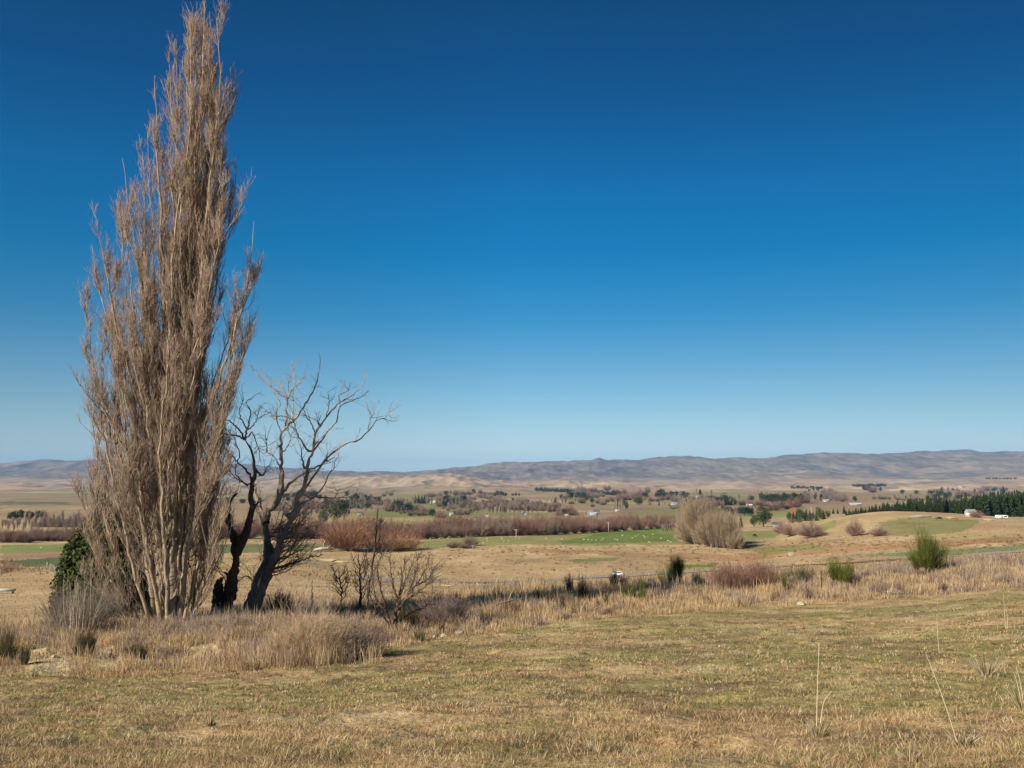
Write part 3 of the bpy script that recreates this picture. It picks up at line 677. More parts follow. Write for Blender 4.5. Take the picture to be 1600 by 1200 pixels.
for pts, r0, dy in STEMS:
    P = rel(px_path(pts, PY0, (rg.normal() * .25, dy), 34)); P[1:-1] += rg.normal(size=(32, 3)) * .025
    rr = r0 * .8 * (1 - np.linspace(0, 1, 34)) ** 1.1 + .012
    V1, F1 = tubes(P[None], rr[None], 8); link('trunk', mesh_np('trunk', V1, [F1], M['bark_pale'], smooth=True), POP); allP.append(P); allR.append(r0)
for pts, r0, dy in LIMBS:
    P = rel(px_path(pts, PY0, (rg.normal() * .35, dy), 34)); P[1:-1] += rg.normal(size=(32, 3)) * .03
    rr = r0 * .72 * (1 - np.linspace(0, 1, 34)) ** 1.1 + .010
    V1, F1 = tubes(P[None], rr[None], 6); link('limb', mesh_np('limb', V1, [F1], M['bark_pale'], smooth=True), POP); allP.append(P); allR.append(r0)
P0 = np.stack(allP)
B0, t0_ = spawn(rg, P0, 4, .12, .95, .18, lambda t, g: (1.4 + 2.2 * g.random(len(t))) * (1.2 - t) ** .6, up=.55, K=34, wob=.022, tpow=.85)
V0, F0 = tubes(B0, taper(len(B0), 34, .040 - .022 * t0_, .008), 4)
C0 = np.repeat(pal(rg, len(B0), [(.36, .265, .17), (.27, .195, .12), (.46, .36, .24)], [.4, .3, .3]), 34 * 4, 0)
B1, t1 = spawn(rg, P0, 37, .06, .995, .52, lambda t, g: (.6 + 1.2 * g.random(len(t))) * (1.22 - t) ** .5, up=1.25, K=6, wob=.08, tpow=.85)
B1b, t1b = spawn(rg, B0, 10, .10, .99, .40, lambda t, g: (.4 + .9 * g.random(len(t))) * (1.2 - t) ** .6, up=1.5, K=6, wob=.07)
B1 = np.concatenate([B1, B1b]); t1 = np.concatenate([t1, t1b])
V1, F1 = tubes(B1, taper(len(B1), 6, .013 - .005 * t1, .005), 4)
C1 = np.repeat(pal(rg, len(B1), [(.33, .24, .15), (.25, .175, .11), (.44, .34, .225)], [.4, .35, .25]), 24, 0)
V1, F1, C1 = np.concatenate([V0, V1]), np.concatenate([F0, F1 + len(V0)]), np.concatenate([C0, C1])
B2, t2 = spawn(rg, B1, 7, .05, .97, .55, lambda t, g: .18 + .36 * g.random(len(t)), up=1.2, K=4, wob=.08)
V2, F2 = tubes(B2, taper(len(B2), 4, .0062, .0036), 3)
tw = [(.36, .265, .185), (.27, .19, .135), (.47, .36, .26), (.29, .185, .135)]
C2 = np.repeat(pal(rg, len(B2), tw, [.35, .25, .2, .2]), 12, 0)
B3, t3 = spawn(rg, B2, 1, .2, 1, .5, lambda t, g: .14 + .25 * g.random(len(t)), up=.3, K=3, wob=.07)
V3, F3 = tubes(B3, taper(len(B3), 3, .0048, .0034), 3); C3 = np.repeat(pal(rg, len(B3), tw, [.3, .25, .2, .25]), 9, 0)
link('crown', mesh_np('crown', np.concatenate([V1, V2, V3]), [F1, F2 + len(V1), F3 + len(V1) + len(V2)], M['twig_pale'], col=np.clip(np.concatenate([C1, C2, C3]), .02, .8)), POP)

# ------------------------------------------------------------------ the dead trees beside it
class PathTree:
    def __init__(s, Y0, seed): s.Y0 = Y0; s.rg = np.random.default_rng(seed); s.px = []; s.dep = []; s.pts = []; s.rad = []
    def add(s, pts, r0, r1=.008, K=None, free=False):
        pts = np.array(pts, float); ln = np.sum(np.linalg.norm(np.diff(pts, axis=0), axis=1)); K = 22
        q = resample(pts, K); d0 = 0.0
        if s.px and not free:
            allq = np.concatenate(s.px); alld = np.concatenate(s.dep); k = np.argmin(np.hypot(*(allq - q[0]).T)); d0 = alld[k]; q[0] = allq[k]
        slope = s.rg.uniform(-.55, .55) * ln / FPX * s.Y0; t = np.linspace(0, 1, K)
        dep = d0 + slope * t + .06 * s.rg.normal() * np.sin(t * 6)
        q[1:-1] += s.rg.normal(size=(K - 2, 2)) * min(.9, .25 + ln / 130)
        P = world(q[:, 0], q[:, 1], s.Y0 + dep)
        s.px.append(q); s.dep.append(dep); s.pts.append(P); s.rad.append((r0 * (1.0 if r0 > .08 else .85) * (1 - t) ** .9 + r1 * .8) * (1 + .13 * s.rg.normal(size=K)))
    def build(s, root, trunk_idx, colf, twig_n, twig_L, mname='bark_dark'):
        base = np.array(root.location)
        groups = {}
        for i, (P, r) in enumerate(zip(s.pts, s.rad)):
            V1, F1 = tubes((P - base)[None], r[None], 8 if i in trunk_idx else 6)
            c = colf(P)
            nm = 'trunk' if i in trunk_idx else 'limb'
            link(nm, mesh_np(nm, V1, [F1], M[mname], col=np.repeat(c, 8 if i in trunk_idx else 6, 0), smooth=True), root)
        P = np.stack(s.pts) - base
        T1, t = spawn(s.rg, P, twig_n, .3, 1, .7, lambda t, g: twig_L * (.25 + .9 * g.random(len(t))), up=.25, K=5, wob=.13)
        V1, F1 = tubes(T1, taper(len(T1), 5, .010, .004), 4); c1 = np.repeat(colf(T1[:, 0] + base), 20, 0)
        T2, t = spawn(s.rg, T1, 3, .25, 1, .7, lambda t, g: twig_L * .45 * (.3 + .8 * g.random(len(t))), up=.2, K=4, wob=.2)
        V2, F2 = tubes(T2, taper(len(T2), 4, .0055, .0035), 3); c2 = np.repeat(colf(T2[:, 0] + base), 12, 0)
        link('twigs', mesh_np('twigs', np.concatenate([V1, V2]), [F1, F2 + len(V1)], M[mname], col=np.concatenate([c1, c2])), root)
def c2(*a): return [(320 + x / 4.4444, 540 + y / 4.4444) for x, y in a]
def c3(*a): return [(320 + x / 4, 760 + y / 4) for x, y in a]
# dark burnt double trunk with the crooked crown
T = PathTree(36.5, 11)
T.add(c3((118,775),(140,720),(165,620),(190,500),(200,420)), .24, .12)
T.add(c3((195,430),(182,340),(150,230),(152,140),(165,80),(205,40)), .15, .03)
T.add(c3((200,425),(235,350),(270,240),(300,130)) + c2((318,1060),(330,950),(345,850),(325,740),(280,655)), .15, .03)
T.add(c2((330,940),(285,860),(220,800),(165,740),(120,690)), .05)
T.add(c2((275,655),(240,630),(140,610),(132,590)), .04)
T.add(c2((275,650),(240,590),(180,530),(80,485)), .04)
T.add(c2((280,650),(300,560),(318,460),(290,400),(312,370)), .045)
T.add(c2((300,590),(262,530),(240,460),(272,375)), .03)
T.add(c2((310,580),(358,520),(375,450)), .028)
T.add(c2((300,640),(330,600),(360,680),(372,715),(400,745),(430,740)), .03)
T.add(c2((430,740),(432,640)), .02)
T.add(c2((345,860),(400,900),(430,850),(460,830)), .06)
T.add(c2((300,970),(230,930),(180,880)), .03)
T.add(c2((300,980),(210,870),(215,800)), .03)
T.add(c2((225,800),(240,760),(215,660),(190,620),(160,560)), .02)
T.add(c3((150,110),(162,60),(160,10)), .03)
for a, b in [((185,350),(215,310)),((240,340),(225,300)),((160,560),(120,535)),((155,640),(190,590)),((300,140),(335,100)),((265,250),(300,215))]: T.add(c3(a, b), .06, .035)
T.add(c3((160,630),(110,560),(60,480)), .03)
r = thing('dead_tree', 'blackened leafless tree with a forked trunk leaning just right of the poplar', 'tree', stand(348, 36.5))
def dark(P):
    k = np.clip(vnoise(P[..., 0] * 3, P[..., 2] * 2, 5), 0, 1)[..., None]; hi = sstep(-1.5, 2.5, P[..., 2])[..., None]
    return lerp(np.array([.05, .04, .033]), np.array([.19, .15, .115]), np.clip(.55 * hi + .5 * (k - .5) , 0, 1))
T.build(r, (0, 1, 2), dark, 7, .7)
T = PathTree(36.0, 12)
T.add([(337, 955), (338, 925), (341, 905)], .13, .08); T.add([(341, 955), (345, 925), (346, 902)], .11, .06)
r = thing('tree_stump', 'short jagged charred stump at the foot of the blackened forked tree', 'stump', stand(339, 36.0))
T.build(r, (0, 1), lambda P: np.broadcast_to(np.array([.03, .024, .02]), P.shape), 3, .35)
# many-limbed grey-brown tree
T = PathTree(37.0, 13)
T.add(c3((285,775),(330,640),(365,520),(400,440),(390,330),(385,230)), .26, .13)
T.add(c3((300,775),(345,650),(400,540),(440,440),(480,330),(540,210)), .20, .09)
T.add(c3((385,240),(395,150)) + c2((470,1130),(520,1020),(535,900),(527,800),(535,700),(532,620),(555,580)), .13, .04)
T.add(c2((400,1190),(370,1090),(345,1010),(335,930)), .11, .05)
T.add(c2((555,580),(600,530),(660,470),(710,390),(765,295),(790,200),(800,110),(790,50)), .062, .006)
T.add(c2((552,590),(568,480),(572,380),(530,285),(480,240),(420,215),(410,160)), .05)
T.add(c2((575,370),(600,320),(622,260),(612,130)), .03)
T.add(c2((600,310),(640,270),(672,230)), .016)
T.add(c2((585,340),(580,280),(595,220)), .016)
T.add(c2((560,360),(510,330),(470,290),(400,240),(360,205),(330,150)), .03)
T.add(c2((535,610),(502,530),(500,470),(522,400),(490,350),(480,280)), .03)
T.add(c2((600,520),(560,492),(510,490),(482,515),(450,465),(410,455)), .025)
T.add(c2((612,540),(600,450),(580,395)), .03)
T.add(c2((612,470),(615,400),(610,330)), .02)
T.add(c3((540,210),(585,130)) + c2((640,1060),(690,1000),(705,900),(732,780),(755,700)), .10, .05)
T.add(c2((752,700),(770,620),(802,550),(860,480),(930,400),(1000,360),(1080,300),(1125,190)), .05)
T.add(c2((760,720),(800,680),(850,600),(912,520),(948,420),(1000,395),(1060,370),(1140,320)), .045)
T.add(c2((935,395),(930,350),(1000,310),(980,290)), .02)
T.add(c2((845,490),(862,400),(858,320)), .02)
T.add(c2((762,600),(740,540),(702,490),(690,450)), .025)
T.add(c2((722,740),(682,680),(640,600),(618,530)), .045)
T.add(c2((690,860),(672,760),(665,680)), .05)
T.add(c2((545,740),(590,670),(600,620),(640,580)), .03)
T.add(c2((690,1000),(770,890),(840,790),(885,740),(960,690),(1070,650),(1130,600),(1200,520),(1250,505),(1290,530),(1350,515)), .06, .006)
T.add(c2((1130,595),(1150,510),(1180,470)), .016)
T.add(c2((1250,505),(1275,470),(1282,430)), .012)
T.add(c2((725,1080),(830,970),(882,860),(930,750),(935,660)), .04)
T.add(c2((520,1050),(600,950),(680,890),(790,830),(900,775)), .07, .02)
T.add(c2((545,1190),(640,1130),(720,1070),(760,1050),(900,1060),(1000,1050),(1050,1030)), .07)
T.add(c2((905,1055),(925,1010),(940,990)), .015)
T.add(c2((510,820),(480,770),(440,740)), .03)
T.add(c3((420,520),(500,500),(620,455),(740,425)), .05, .02)
T.add(c3((430,500),(520,400),(600,330),(690,300)), .03)
T.add(c3((440,450),(540,330),(640,260),(740,240)), .03)
T.add(c3((400,480),(500,440),(590,400),(680,360)), .03)
T.add(c3((330,640),(260,560),(200,610)), .04)
T.add(c3((345,660),(300,560),(240,480)), .03)
T.add(c3((380,300),(350,200),(330,120)), .03)
T.add(c3((470,350),(520,250),(620,150)), .03)
T.add(c3((440,420),(470,250),(500,120)), .04)
for a, b in [((392,330),(420,300)),((400,450),(360,430)),((470,350),(500,330)),((500,290),(470,250)),((375,480),(345,455))]: T.add(c3(a, b), .06, .03)
for a, b in [((535,720),(505,690)),((760,690),(790,660)),((840,800),(850,750)),((705,900),(735,870)),((600,540),(620,515)),((800,560),(780,520))]: T.add(c2(a, b), .04, .02)
for k in range(14):
    a0 = c3((400 + 9 * (k % 5), 560 - 22 * k))[0]; L_ = 38 + 5 * ((k * 7) % 5); hh = 14 + 7 * (k % 5)
    T.add([a0, (a0[0] + .35 * L_, a0[1] - .2 * hh), (a0[0] + .75 * L_, a0[1] - .6 * hh), (a0[0] + L_, a0[1] - 1.15 * hh)], .028, .006)
for k in range(24):
    a0 = c3((400 + 13 * (k % 6), 545 - 15 * k * .9))[0]; L_ = 24 + 9 * ((k * 11) % 6); hh = 6 + 9 * ((k * 5) % 7)
    T.add([a0, (a0[0] + .4 * L_, a0[1] - .25 * hh), (a0[0] + L_, a0[1] - hh)], .016, .004)
r = thing('dead_tree', 'gaunt leafless tree with many bare grey brown limbs spreading right of the blackened fork', 'tree', stand(395, 37.0))
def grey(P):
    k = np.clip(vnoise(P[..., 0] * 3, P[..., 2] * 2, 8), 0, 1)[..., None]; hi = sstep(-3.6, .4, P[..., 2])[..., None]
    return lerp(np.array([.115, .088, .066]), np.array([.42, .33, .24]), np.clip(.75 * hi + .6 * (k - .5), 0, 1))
T.build(r, (0, 1, 2), grey, 6, .8)

# ------------------------------------------------------------------ leaf crowns (evergreens)
def leaf_crown(seed, lumps, n, size, cols, up=.3):
    """lumps: (x,y,z,rx,rz). leaf-sized quads through the outer part of each lump"""
    rg = np.random.default_rng(seed); L_ = np.array(lumps, float); vol = L_[:, 3] ** 2 * L_[:, 4]
    k = rg.choice(len(L_), n, p=vol / vol.sum()); d = norm(rg.normal(size=(n, 3))); rr = rg.random(n) ** .35
    rr = rr * (1 + .25 * fbm(d[:, 0] * 3 + k, d[:, 2] * 3 + d[:, 1], seed, 3))
    P = L_[k, :3] + d * rr[:, None] * np.stack([L_[k, 3], L_[k, 3], L_[k, 4]], -1)
    P[:, 2] = np.maximum(P[:, 2], .02)
    nrm_ = norm(d + rg.normal(size=(n, 3)) * .7 + np.array([0, 0, up])); a = norm(np.cross(nrm_, rg.normal(size=(n, 3)))); b = np.cross(nrm_, a)
    sz = (size * (.55 + .9 * rg.random(n)))[:, None]
    V1 = np.stack([P - a * sz * .35, P + b * sz, P + a * sz * .35, P - b * sz * .7], 1).reshape(-1, 3)
    C1 = np.repeat(pal(rg, n, cols, np.ones(len(cols)) / len(cols), .2), 4, 0)
    return V1, np.arange(n * 4).reshape(n, 4), np.clip(C1, .005, .8)
DGREEN = [(.05, .072, .017), (.07, .092, .022), (.034, .05, .014), (.10, .115, .03)]
# macrocarpa behind the poplar
r = thing('conifer_tree', 'bushy dark green conifer standing behind the base of the poplar', 'tree', stand(161, 44.))
V1, F1, C1 = leaf_crown(31, [(0,0,2.2,1.7,2.2),(.3,0,4.1,1.35,1.9),(-.7,.2,3.0,1.35,1.9),(-1.5,0,1.5,1.05,1.5),(-1.0,0,2.6,1.3,2.0),(.9,-.2,2.0,1.4,2.0),(.35,.1,5.2,.75,1.3),(-.4,0,4.4,.9,1.2),(1.5,0,1.3,1.0,1.3),(-2.0,.1,1.0,.6,1.0)], 34000, .15, DGREEN)
link('crown', mesh_np('crown', V1, [F1], M['leaf'], col=C1), r)
mb = MB(); mb.tube([(0, 0, -.1), (.05, 0, 2), (.1, 0, 4.6)], [.16, .11, .03], 7); mb.build('trunk', M['trunk'], r)

# ------------------------------------------------------------------ bushes and shrubs on the bank
shrub('thicket', 'grey brown twiggy thicket in front of the dark conifer', 'bush', 128, 31.5, 1.9, 2.9, 420, GREY, 41, lean=.42, twigs=5, r=.006, tl=.3, base=.3)
shrub('thicket', 'loose fan of tall pale leafless stems rising from the grey thicket', 'bush', 118, 30.0, 2.6, 1.8, 22, [(.40, .32, .23), (.33, .26, .19)], 42, lean=.4, twigs=4, r=.010, tl=.3, base=.3)
# mound-shaped tangle in the foreground
parts_ = []; MTAN = [(.52, .38, .21), (.60, .46, .28), (.45, .31, .17), (.40, .265, .155)]; MGRY = [(.37, .27, .19), (.28, .195, .14), (.44, .335, .235)]
for k, (ox, oy, hh, ww, nn, cc, up_) in enumerate([(-.85, -.1, .85, .8, 420, MTAN, -.3), (-.45, .1, 1.3, .8, 520, MTAN, -.25), (0, .25, 1.6, .9, 420, MTAN, -.15), (.15, -.25, 1.3, .9, 420, MTAN, -.4), (.45, .1, 1.75, .6, 420, MTAN, -.3), (.7, .3, 1.35, .8, 320, MGRY, -.3), (.55, -.2, 1.15, .5, 300, MTAN, -.4), (-.2, 0, 2.0, .9, 70, MGRY, .2), (.5, .1, 2.1, .7, 50, MGRY, .2)]):
    V1, F1, C1 = shrub_mesh(430 + k, hh * (.8 + .35 * ((k * 5) % 4) / 3), ww * .85, int(nn * .62), cc, lean=.8, twigs=5, r=.0045, tl=.34, wob=.24, up=up_, base=.4)
    parts_.append((V1 + np.array([ox, oy, 0]), F1, C1))
off = np.concatenate([[0], np.cumsum([len(a[0]) for a in parts_])]); V1 = np.concatenate([a[0] for a in parts_]); F1 = np.concatenate([a[1] + off[k] for k, a in enumerate(parts_)]); C1 = np.concatenate([a[2] for a in parts_])
p = stand(482, 23.2); o = link('bramble_mound', mesh_np('bramble_mound', V1, [F1], M['attr_twig'], col=C1), None, tuple(p)); tag(o, 'rounded mound of tangled dry bramble and grass at the near edge of the bank', 'bush')
shrub('thicket', 'dark grey leafless brambles spilling right from the bramble mound', 'bush', 545, 24.6, 1.25, 1.9, 330, [(.17, .125, .10), (.23, .17, .14), (.12, .09, .07)], 44, lean=.6, twigs=5, r=.005, tl=.42, wob=.2, up=-.1, base=.4)
# bare shrub with a visible trunk
T = PathTree(33.5, 14)
T.add([(612,993),(616,965),(622,940),(628,905),(634,870)], .055, .012)
for pts in ([(613,985),(604,955),(596,925),(590,890),(596,862)], [(616,975),(632,940),(650,915),(664,890),(672,868)], [(618,955),(640,932),(662,918),(680,905)], [(612,985),(600,965),(584,945),(572,915)],
            [(622,940),(612,905),(608,870)], [(632,940),(648,900),(655,865)], [(650,915),(668,905),(676,890)], [(614,980),(640,958),(668,945),(677,925)], [(606,960),(586,930),(580,890)], [(620,950),(630,915),(645,880)]):
    T.add(pts, .045, .010)
r = thing('bare_shrub', 'wide leafless shrub branching low from a short trunk right of the thin saplings', 'shrub', stand(612, 33.5))
T.build(r, (0,), lambda P: np.broadcast_to(np.array([.13, .09, .065]), P.shape), 22, .75, 'attr_twig')
for i, (pts, Yb, lab) in enumerate([
    ([(561,958),(563,925),(562,890),(560,865)], 41., 'slim leafless sapling with short side shoots left of the wide bare shrub'),
    ([(573,955),(577,915),(584,868),(589,812),(591,795)], 43., 'tallest dark leafless sapling with a tuft of twigs at its tip'),
    ([(534,952),(533,920),(528,890)], 40., 'crooked low sapling with few twigs standing left of the slim saplings'),
    ([(488,948),(487,920),(488,905)], 40., 'thin pale upright stem standing alone beyond the tufted grass')]):
    T = PathTree(Yb, 60 + i); T.add(pts, .07 if i < 2 else .035, .018)
    if i < 3:
        for q in range(9):
            t = .25 + .07 * q; a = resample(np.array(pts, float), 20)[int(t * 19)]; sgn = (-1) ** q; L_ = 10 + 7 * ((q * 37) % 5) / 5
            T.add([a, a + np.array([sgn * L_ * .55, -L_ * .7]), a + np.array([sgn * L_ * .8, -L_ * 1.5])], .022, .006)
    r = thing('sapling', lab, 'sapling', stand(pts[0][0], Yb))
    T.build(r, (0,), (lambda P: np.broadcast_to(np.array([.10, .075, .06]), P.shape)) if i < 3 else (lambda P: np.broadcast_to(np.array([.4, .33, .25]), P.shape)), 9 if i < 3 else 1, .45, 'attr_twig')
shrub('thicket', 'low dark green and brown bush at the foot of the wide bare shrub', 'bush', 636, 34.5, 1.0, 2.0, 300, [(.10, .085, .03), (.13, .10, .05), (.08, .06, .035)], 45, lean=.5, twigs=6, r=.006, tl=.35, base=.35, wob=.12, plumes=7)
shrub('thicket', 'mauve grey leafless thicket sprawling right of the low green brown bush', 'bush', 692, 36.5, 1.35, 3.1, 420, [(.22, .16, .135), (.17, .12, .10), (.27, .20, .17)], 46, lean=.55, twigs=6, r=.006, tl=.4, base=.4, wob=.14, plumes=9)
o = MB()
q = np.concatenate([stand(742, 39)[None], world(np.array([760, 782, 805]), np.array([962, 951, 946]), 39.2)]); o.tube(resample(q + np.array([0, 0, .25]), 14), np.linspace(.07, .02, 14), 6)
o.tube(resample(np.array([q[2] + (0, 0, .25), q[2] + (.7, .1, .35), q[2] + (1.2, .1, .5)]), 8), np.linspace(.03, .01, 8), 5)
tag(o.build('fallen_branch', M['twig_brown']), 'dark fallen branch lying in the pale grass right of the mauve thicket', 'branch')
for i, (px, Y, H, Wd, n, lab) in enumerate([
    (440, 37.5, .95, 1.3, 170, 'rounded green broom bush beside the grass in front of the gaunt tree'),
    (133, 23.2, .85, .85, 190, 'small dark green broom bush on the clay bank between two pale rocks'),
    (208, 23.6, .62, .8, 130, 'low grey green broom right of the clay rocks below the poplar'),
    (222, 23.0, .6, .35, 60, 'narrow dark green broom close right of the low grey green one'),
    (8, 22.6, .95, .8, 140, 'green broom bush cut by the left edge of the picture'),
    (40, 21.6, .55, .5, 90, 'small dark broom at the foot of the bank below the left clay rocks'),
    (1450, 55.5, 2.15, 2.7, 520, 'large bright green broom bush on the bank at far right'),
    (1314, 51., 1.35, 1.9, 330, 'mid sized dark green broom bush behind the rusty fence post'),
    (1255, 53., 1.0, 1.7, 150, 'ragged olive broom left of the rusty fence post'),
    (1050, 53., 1.3, 1.5, 190, 'dark green broom with upright shoots left of the russet bush'),
    (984, 45., .85, .85, 90, 'yellow green broom tuft behind the pale stones at the middle of the bank'),
    (1004, 44.5, .8, .45, 60, 'narrow green broom tuft just behind the pale stones'),
    (1226, 48., 1.1, .35, 40, 'thin upright green broom at the right end of the russet bush'),
    (655, 29.2, .55, .8, 40, 'small leaning olive broom alone on the field edge below the bare shrub'),
    (1330, 54., .9, .6, 60, 'small green broom touching the mid sized dark one')]):
    cols = BROOM if i not in (2, 8, 13) else [(.13, .125, .05), (.10, .10, .04), (.17, .14, .08)]
    if Y < 30 and i != 13: cols = [(.06, .065, .025), (.09, .08, .035), (.04, .045, .018), (.14, .11, .055)]
    shrub('broom_bush', lab, 'bush', px, Y, H * ((1.55 if H < 2 else 1.35) if Y > 30 else .95), Wd * (1.3 if Y > 30 else 1.0), int(n * 1.5), cols, 70 + i, 'broom bushes along the bank', lean=.32, twigs=8, r=.0065 if Y > 30 else .0045, tl=.30, base=.16, up=.6, t0=.08, tsp=.32, plumes=4 if Wd < .7 else 10)
o = MB(); p = stand(1060, 52.); o.tube([p, p + (0.1, 0, .9), p + (-.1, 0, 1.5)], [.04, .03, .02], 6); tagp = o.build('broom_bush', M['trunk']); tag(tagp, 'broom standing on one bare stem beside the dark upright broom', 'bush', 'broom bushes along the bank')
V1, F1, C1 = shrub_mesh(91, 1.3, 1.1, 200, BROOM, lean=.45, twigs=6, r=.0065, tl=.34, base=.12)
link('shoots', mesh_np('shoots', V1, [F1], M['attr_twig'], col=C1), tagp, tuple(p + (0, 0, .75)))
# russet bush
for i, (px, Y, H, Wd, n, lab) in enumerate([(1143, 50., 1.75, 3.0, 520, 'left half of the russet leafless bush with reddish tips on the bank'),
                                           (1192, 50.6, 1.9, 2.5, 460, 'right half of the russet leafless bush with reddish tips on the bank')]):
    shrub('russet_bush', lab, 'bush', px, Y, H * 1.25, Wd * 1.2, n, RUST, 95 + i, lean=.55, twigs=7, r=.0085, tl=.36, base=.3, wob=.16, plumes=9)
for i, (px, Y, H, Wd, n, lab) in enumerate([
    (890, 46., 1.35, .8, 60, 'dark seeding dock clump, leftmost of the pair behind the middle of the bank'),
    (912, 45., 1.3, 1.0, 70, 'dark seeding dock clump, right one of the pair behind the middle of the bank'),
    (960, 52., 1.05, 1.0, 80, 'brown dock clump standing in front of the white car'),
    (974, 52., .98, .9, 70, 'brown dock clump close right of the one in front of the white car'),
    (1000, 53., .8, .9, 45, 'low brown dock clump between the white car and the dark upright broom'),
    (1018, 53., .75, .7, 40, 'low brown dock clump next to the dark upright broom'),
    (1088, 53., .95, 1.0, 60, 'reddish brown dock clump between the upright broom and the russet bush'),
    (948, 41., .95, .45, 40, 'tall dark dock stalks at the front of the bank left of the yellow green broom'),
    (935, 41., .6, .35, 30, 'short dark dock stalks left of the tall dark dock stalks'),
    (880, 39., .75, .5, 40, 'greyish dock stalks at the near edge of the bank below the dock pair'),
    (840, 44., 1.0, .8, 50, 'grey brown dock stalks left of the dark dock pair'),
    (1236, 56., .8, .9, 50, 'dark dock clump behind the thin upright broom'),
    (1271, 57., .8, .4, 30, 'dark dock stalks behind the rusty fence post'),
    (690, 31.5, .5, .5, 40, 'brown dock stalks in the grass below the mauve thicket')]):
    shrub('dock_clump', lab, 'plant', px, Y, H * 1.2, Wd, int(n * 1.4), DOCK, 110 + i, 'dead dock clumps along the bank', lean=.3, twigs=6, r=.010, tl=.18, base=.3, t0=.35, plumes=4)
# thin grey stems standing through the bank grass
for i, (px, Y, H, n) in enumerate([(70, 27, 1.2, 22), (320, 31, .8, 26), (352, 30, .7, 22), (400, 30, .8, 24), (300, 28, .7, 24), (770, 40, .8, 26), (820, 40, .8, 26), (860, 41, .7, 22), (1070, 47, .7, 22), (1380, 56, .9, 30), (1420, 55, .9, 30), (1520, 57, 1.0, 36), (1570, 57, 1.0, 36), (1592, 56, .9, 26)]):
    shrub('weed_stems', 'clump of dead grey weed stems standing in the dry bank grass', 'plant', px, Y, H, 2.2, n * 3, [(.27, .205, .17), (.20, .15, .125), (.33, .26, .21)], 130 + i, 'dead weed stems in the bank grass', lean=.15, twigs=4, r=.006, tl=.25, base=.5)

# ------------------------------------------------------------------ rocks, stones, log
def rock(name, label, cat, p, d, seed, m, group=None, rz=0.):
    import bmesh
    bm = bmesh.new(); bmesh.ops.create_icosphere(bm, subdivisions=3, radius=.5); g = np.random.default_rng(seed)
    co = np.array([v.co[:] for v in bm.verts]); cuts = norm(g.normal(size=(16, 3)))
    for c in cuts:
        dd = co @ c; lim = .22 + .16 * g.random(); co -= np.where(dd > lim, dd - lim, 0)[:, None] * c * .85
    co *= (1 + .14 * fbm(co[:, 0] * 5 + seed, co[:, 1] * 5 + co[:, 2] * 4, seed, 3))[:, None]
    for v, c in zip(bm.verts, co): v.co = c * np.array(d)
    me = bpy.data.meshes.new(name); bm.to_mesh(me); bm.free(); me.materials.append(M[m])
    o = link(name, me, None, tuple(p)); o.rotation_euler = (0, 0, rz); return tag(o, label, cat, group)
for i, (px, Y, d, dz, lab) in enumerate([
    (66, 24.0, (.7, .5, .5), -.04, 'pale yellow clay block highest on the left bank'),
    (86, 22.8, (.55, .4, .32), -.06, 'pale clay block below the highest one on the left bank'),
    (170, 23.4, (.42, .4, .5), -.05, 'upright pale clay block right of the small dark broom'),
    (250, 25., (.5, .4, .22), -.04, 'low pale clay block below the foot of the poplar')]):
    p = stand(px, Y); p[2] += dz; rock('clay_block', lab, 'rock', p, d, 200 + i, 'clay', 'clay blocks in the bank', i * .9)
for i, (px, Y, d, lab) in enumerate([
    (1013, 41.2, (.75, .4, .30), 'pale stone, left of the pair at the field edge below the green tufts'), (1030, 41.3, (.95, .45, .30), 'pale stone, right of the pair at the field edge below the green tufts'),
    (1252, 41.5, (.75, .45, .28), 'single pale stone at the field edge below the rusty fence post'), (1348, 43.2, (.35, .3, .2), 'small pale stone, left of two by the field edge below the big broom'),
    (1366, 43.3, (.6, .35, .22), 'wider pale stone, right of two by the field edge below the big broom'), (681, 30.3, (.42, .3, .24), 'whitish stone at the end of a short row under the mauve thicket'),
    (694, 30.6, (.4, .3, .2), 'flat whitish stone in the middle of the row under the mauve thicket'), (718, 31.4, (.6, .35, .22), 'largest whitish stone of the row under the mauve thicket'),
    (1112, 12.9, (.07, .06, .05), 'tiny white stone lying alone in the near field grass')]):
    p = stand(px, Y); p[2] += d[2] * .18; rock('field_stone', lab, 'stone', p, d, 220 + i, 'stone', 'pale stones along the field edge', i * .9)
p = stand(1402, 43.2); o = MB(); o.tube([p + (-.45, 0, .16), p + (0, .05, .2), p + (.5, .1, .1)], [.10, .12, .08], 9); o.tube([p + (-.1, 0, .2), p + (-.35, -.1, .36)], [.05, .03], 6)
tag(o.build('log', M['trunk_pale']), 'short weathered log lying at the field edge below the large broom', 'log')

# post on the bank
p = stand(1284, 49.); r = thing('fence_post', 'single dark rusty steel post standing among the brooms', 'post', p)
o = MB(); o.box((0, 0, .52), (.05, .012, 1.15)); o.box((0, .02, .52), (.012, .05, 1.15)); o.build('standard', M['rust'], r)

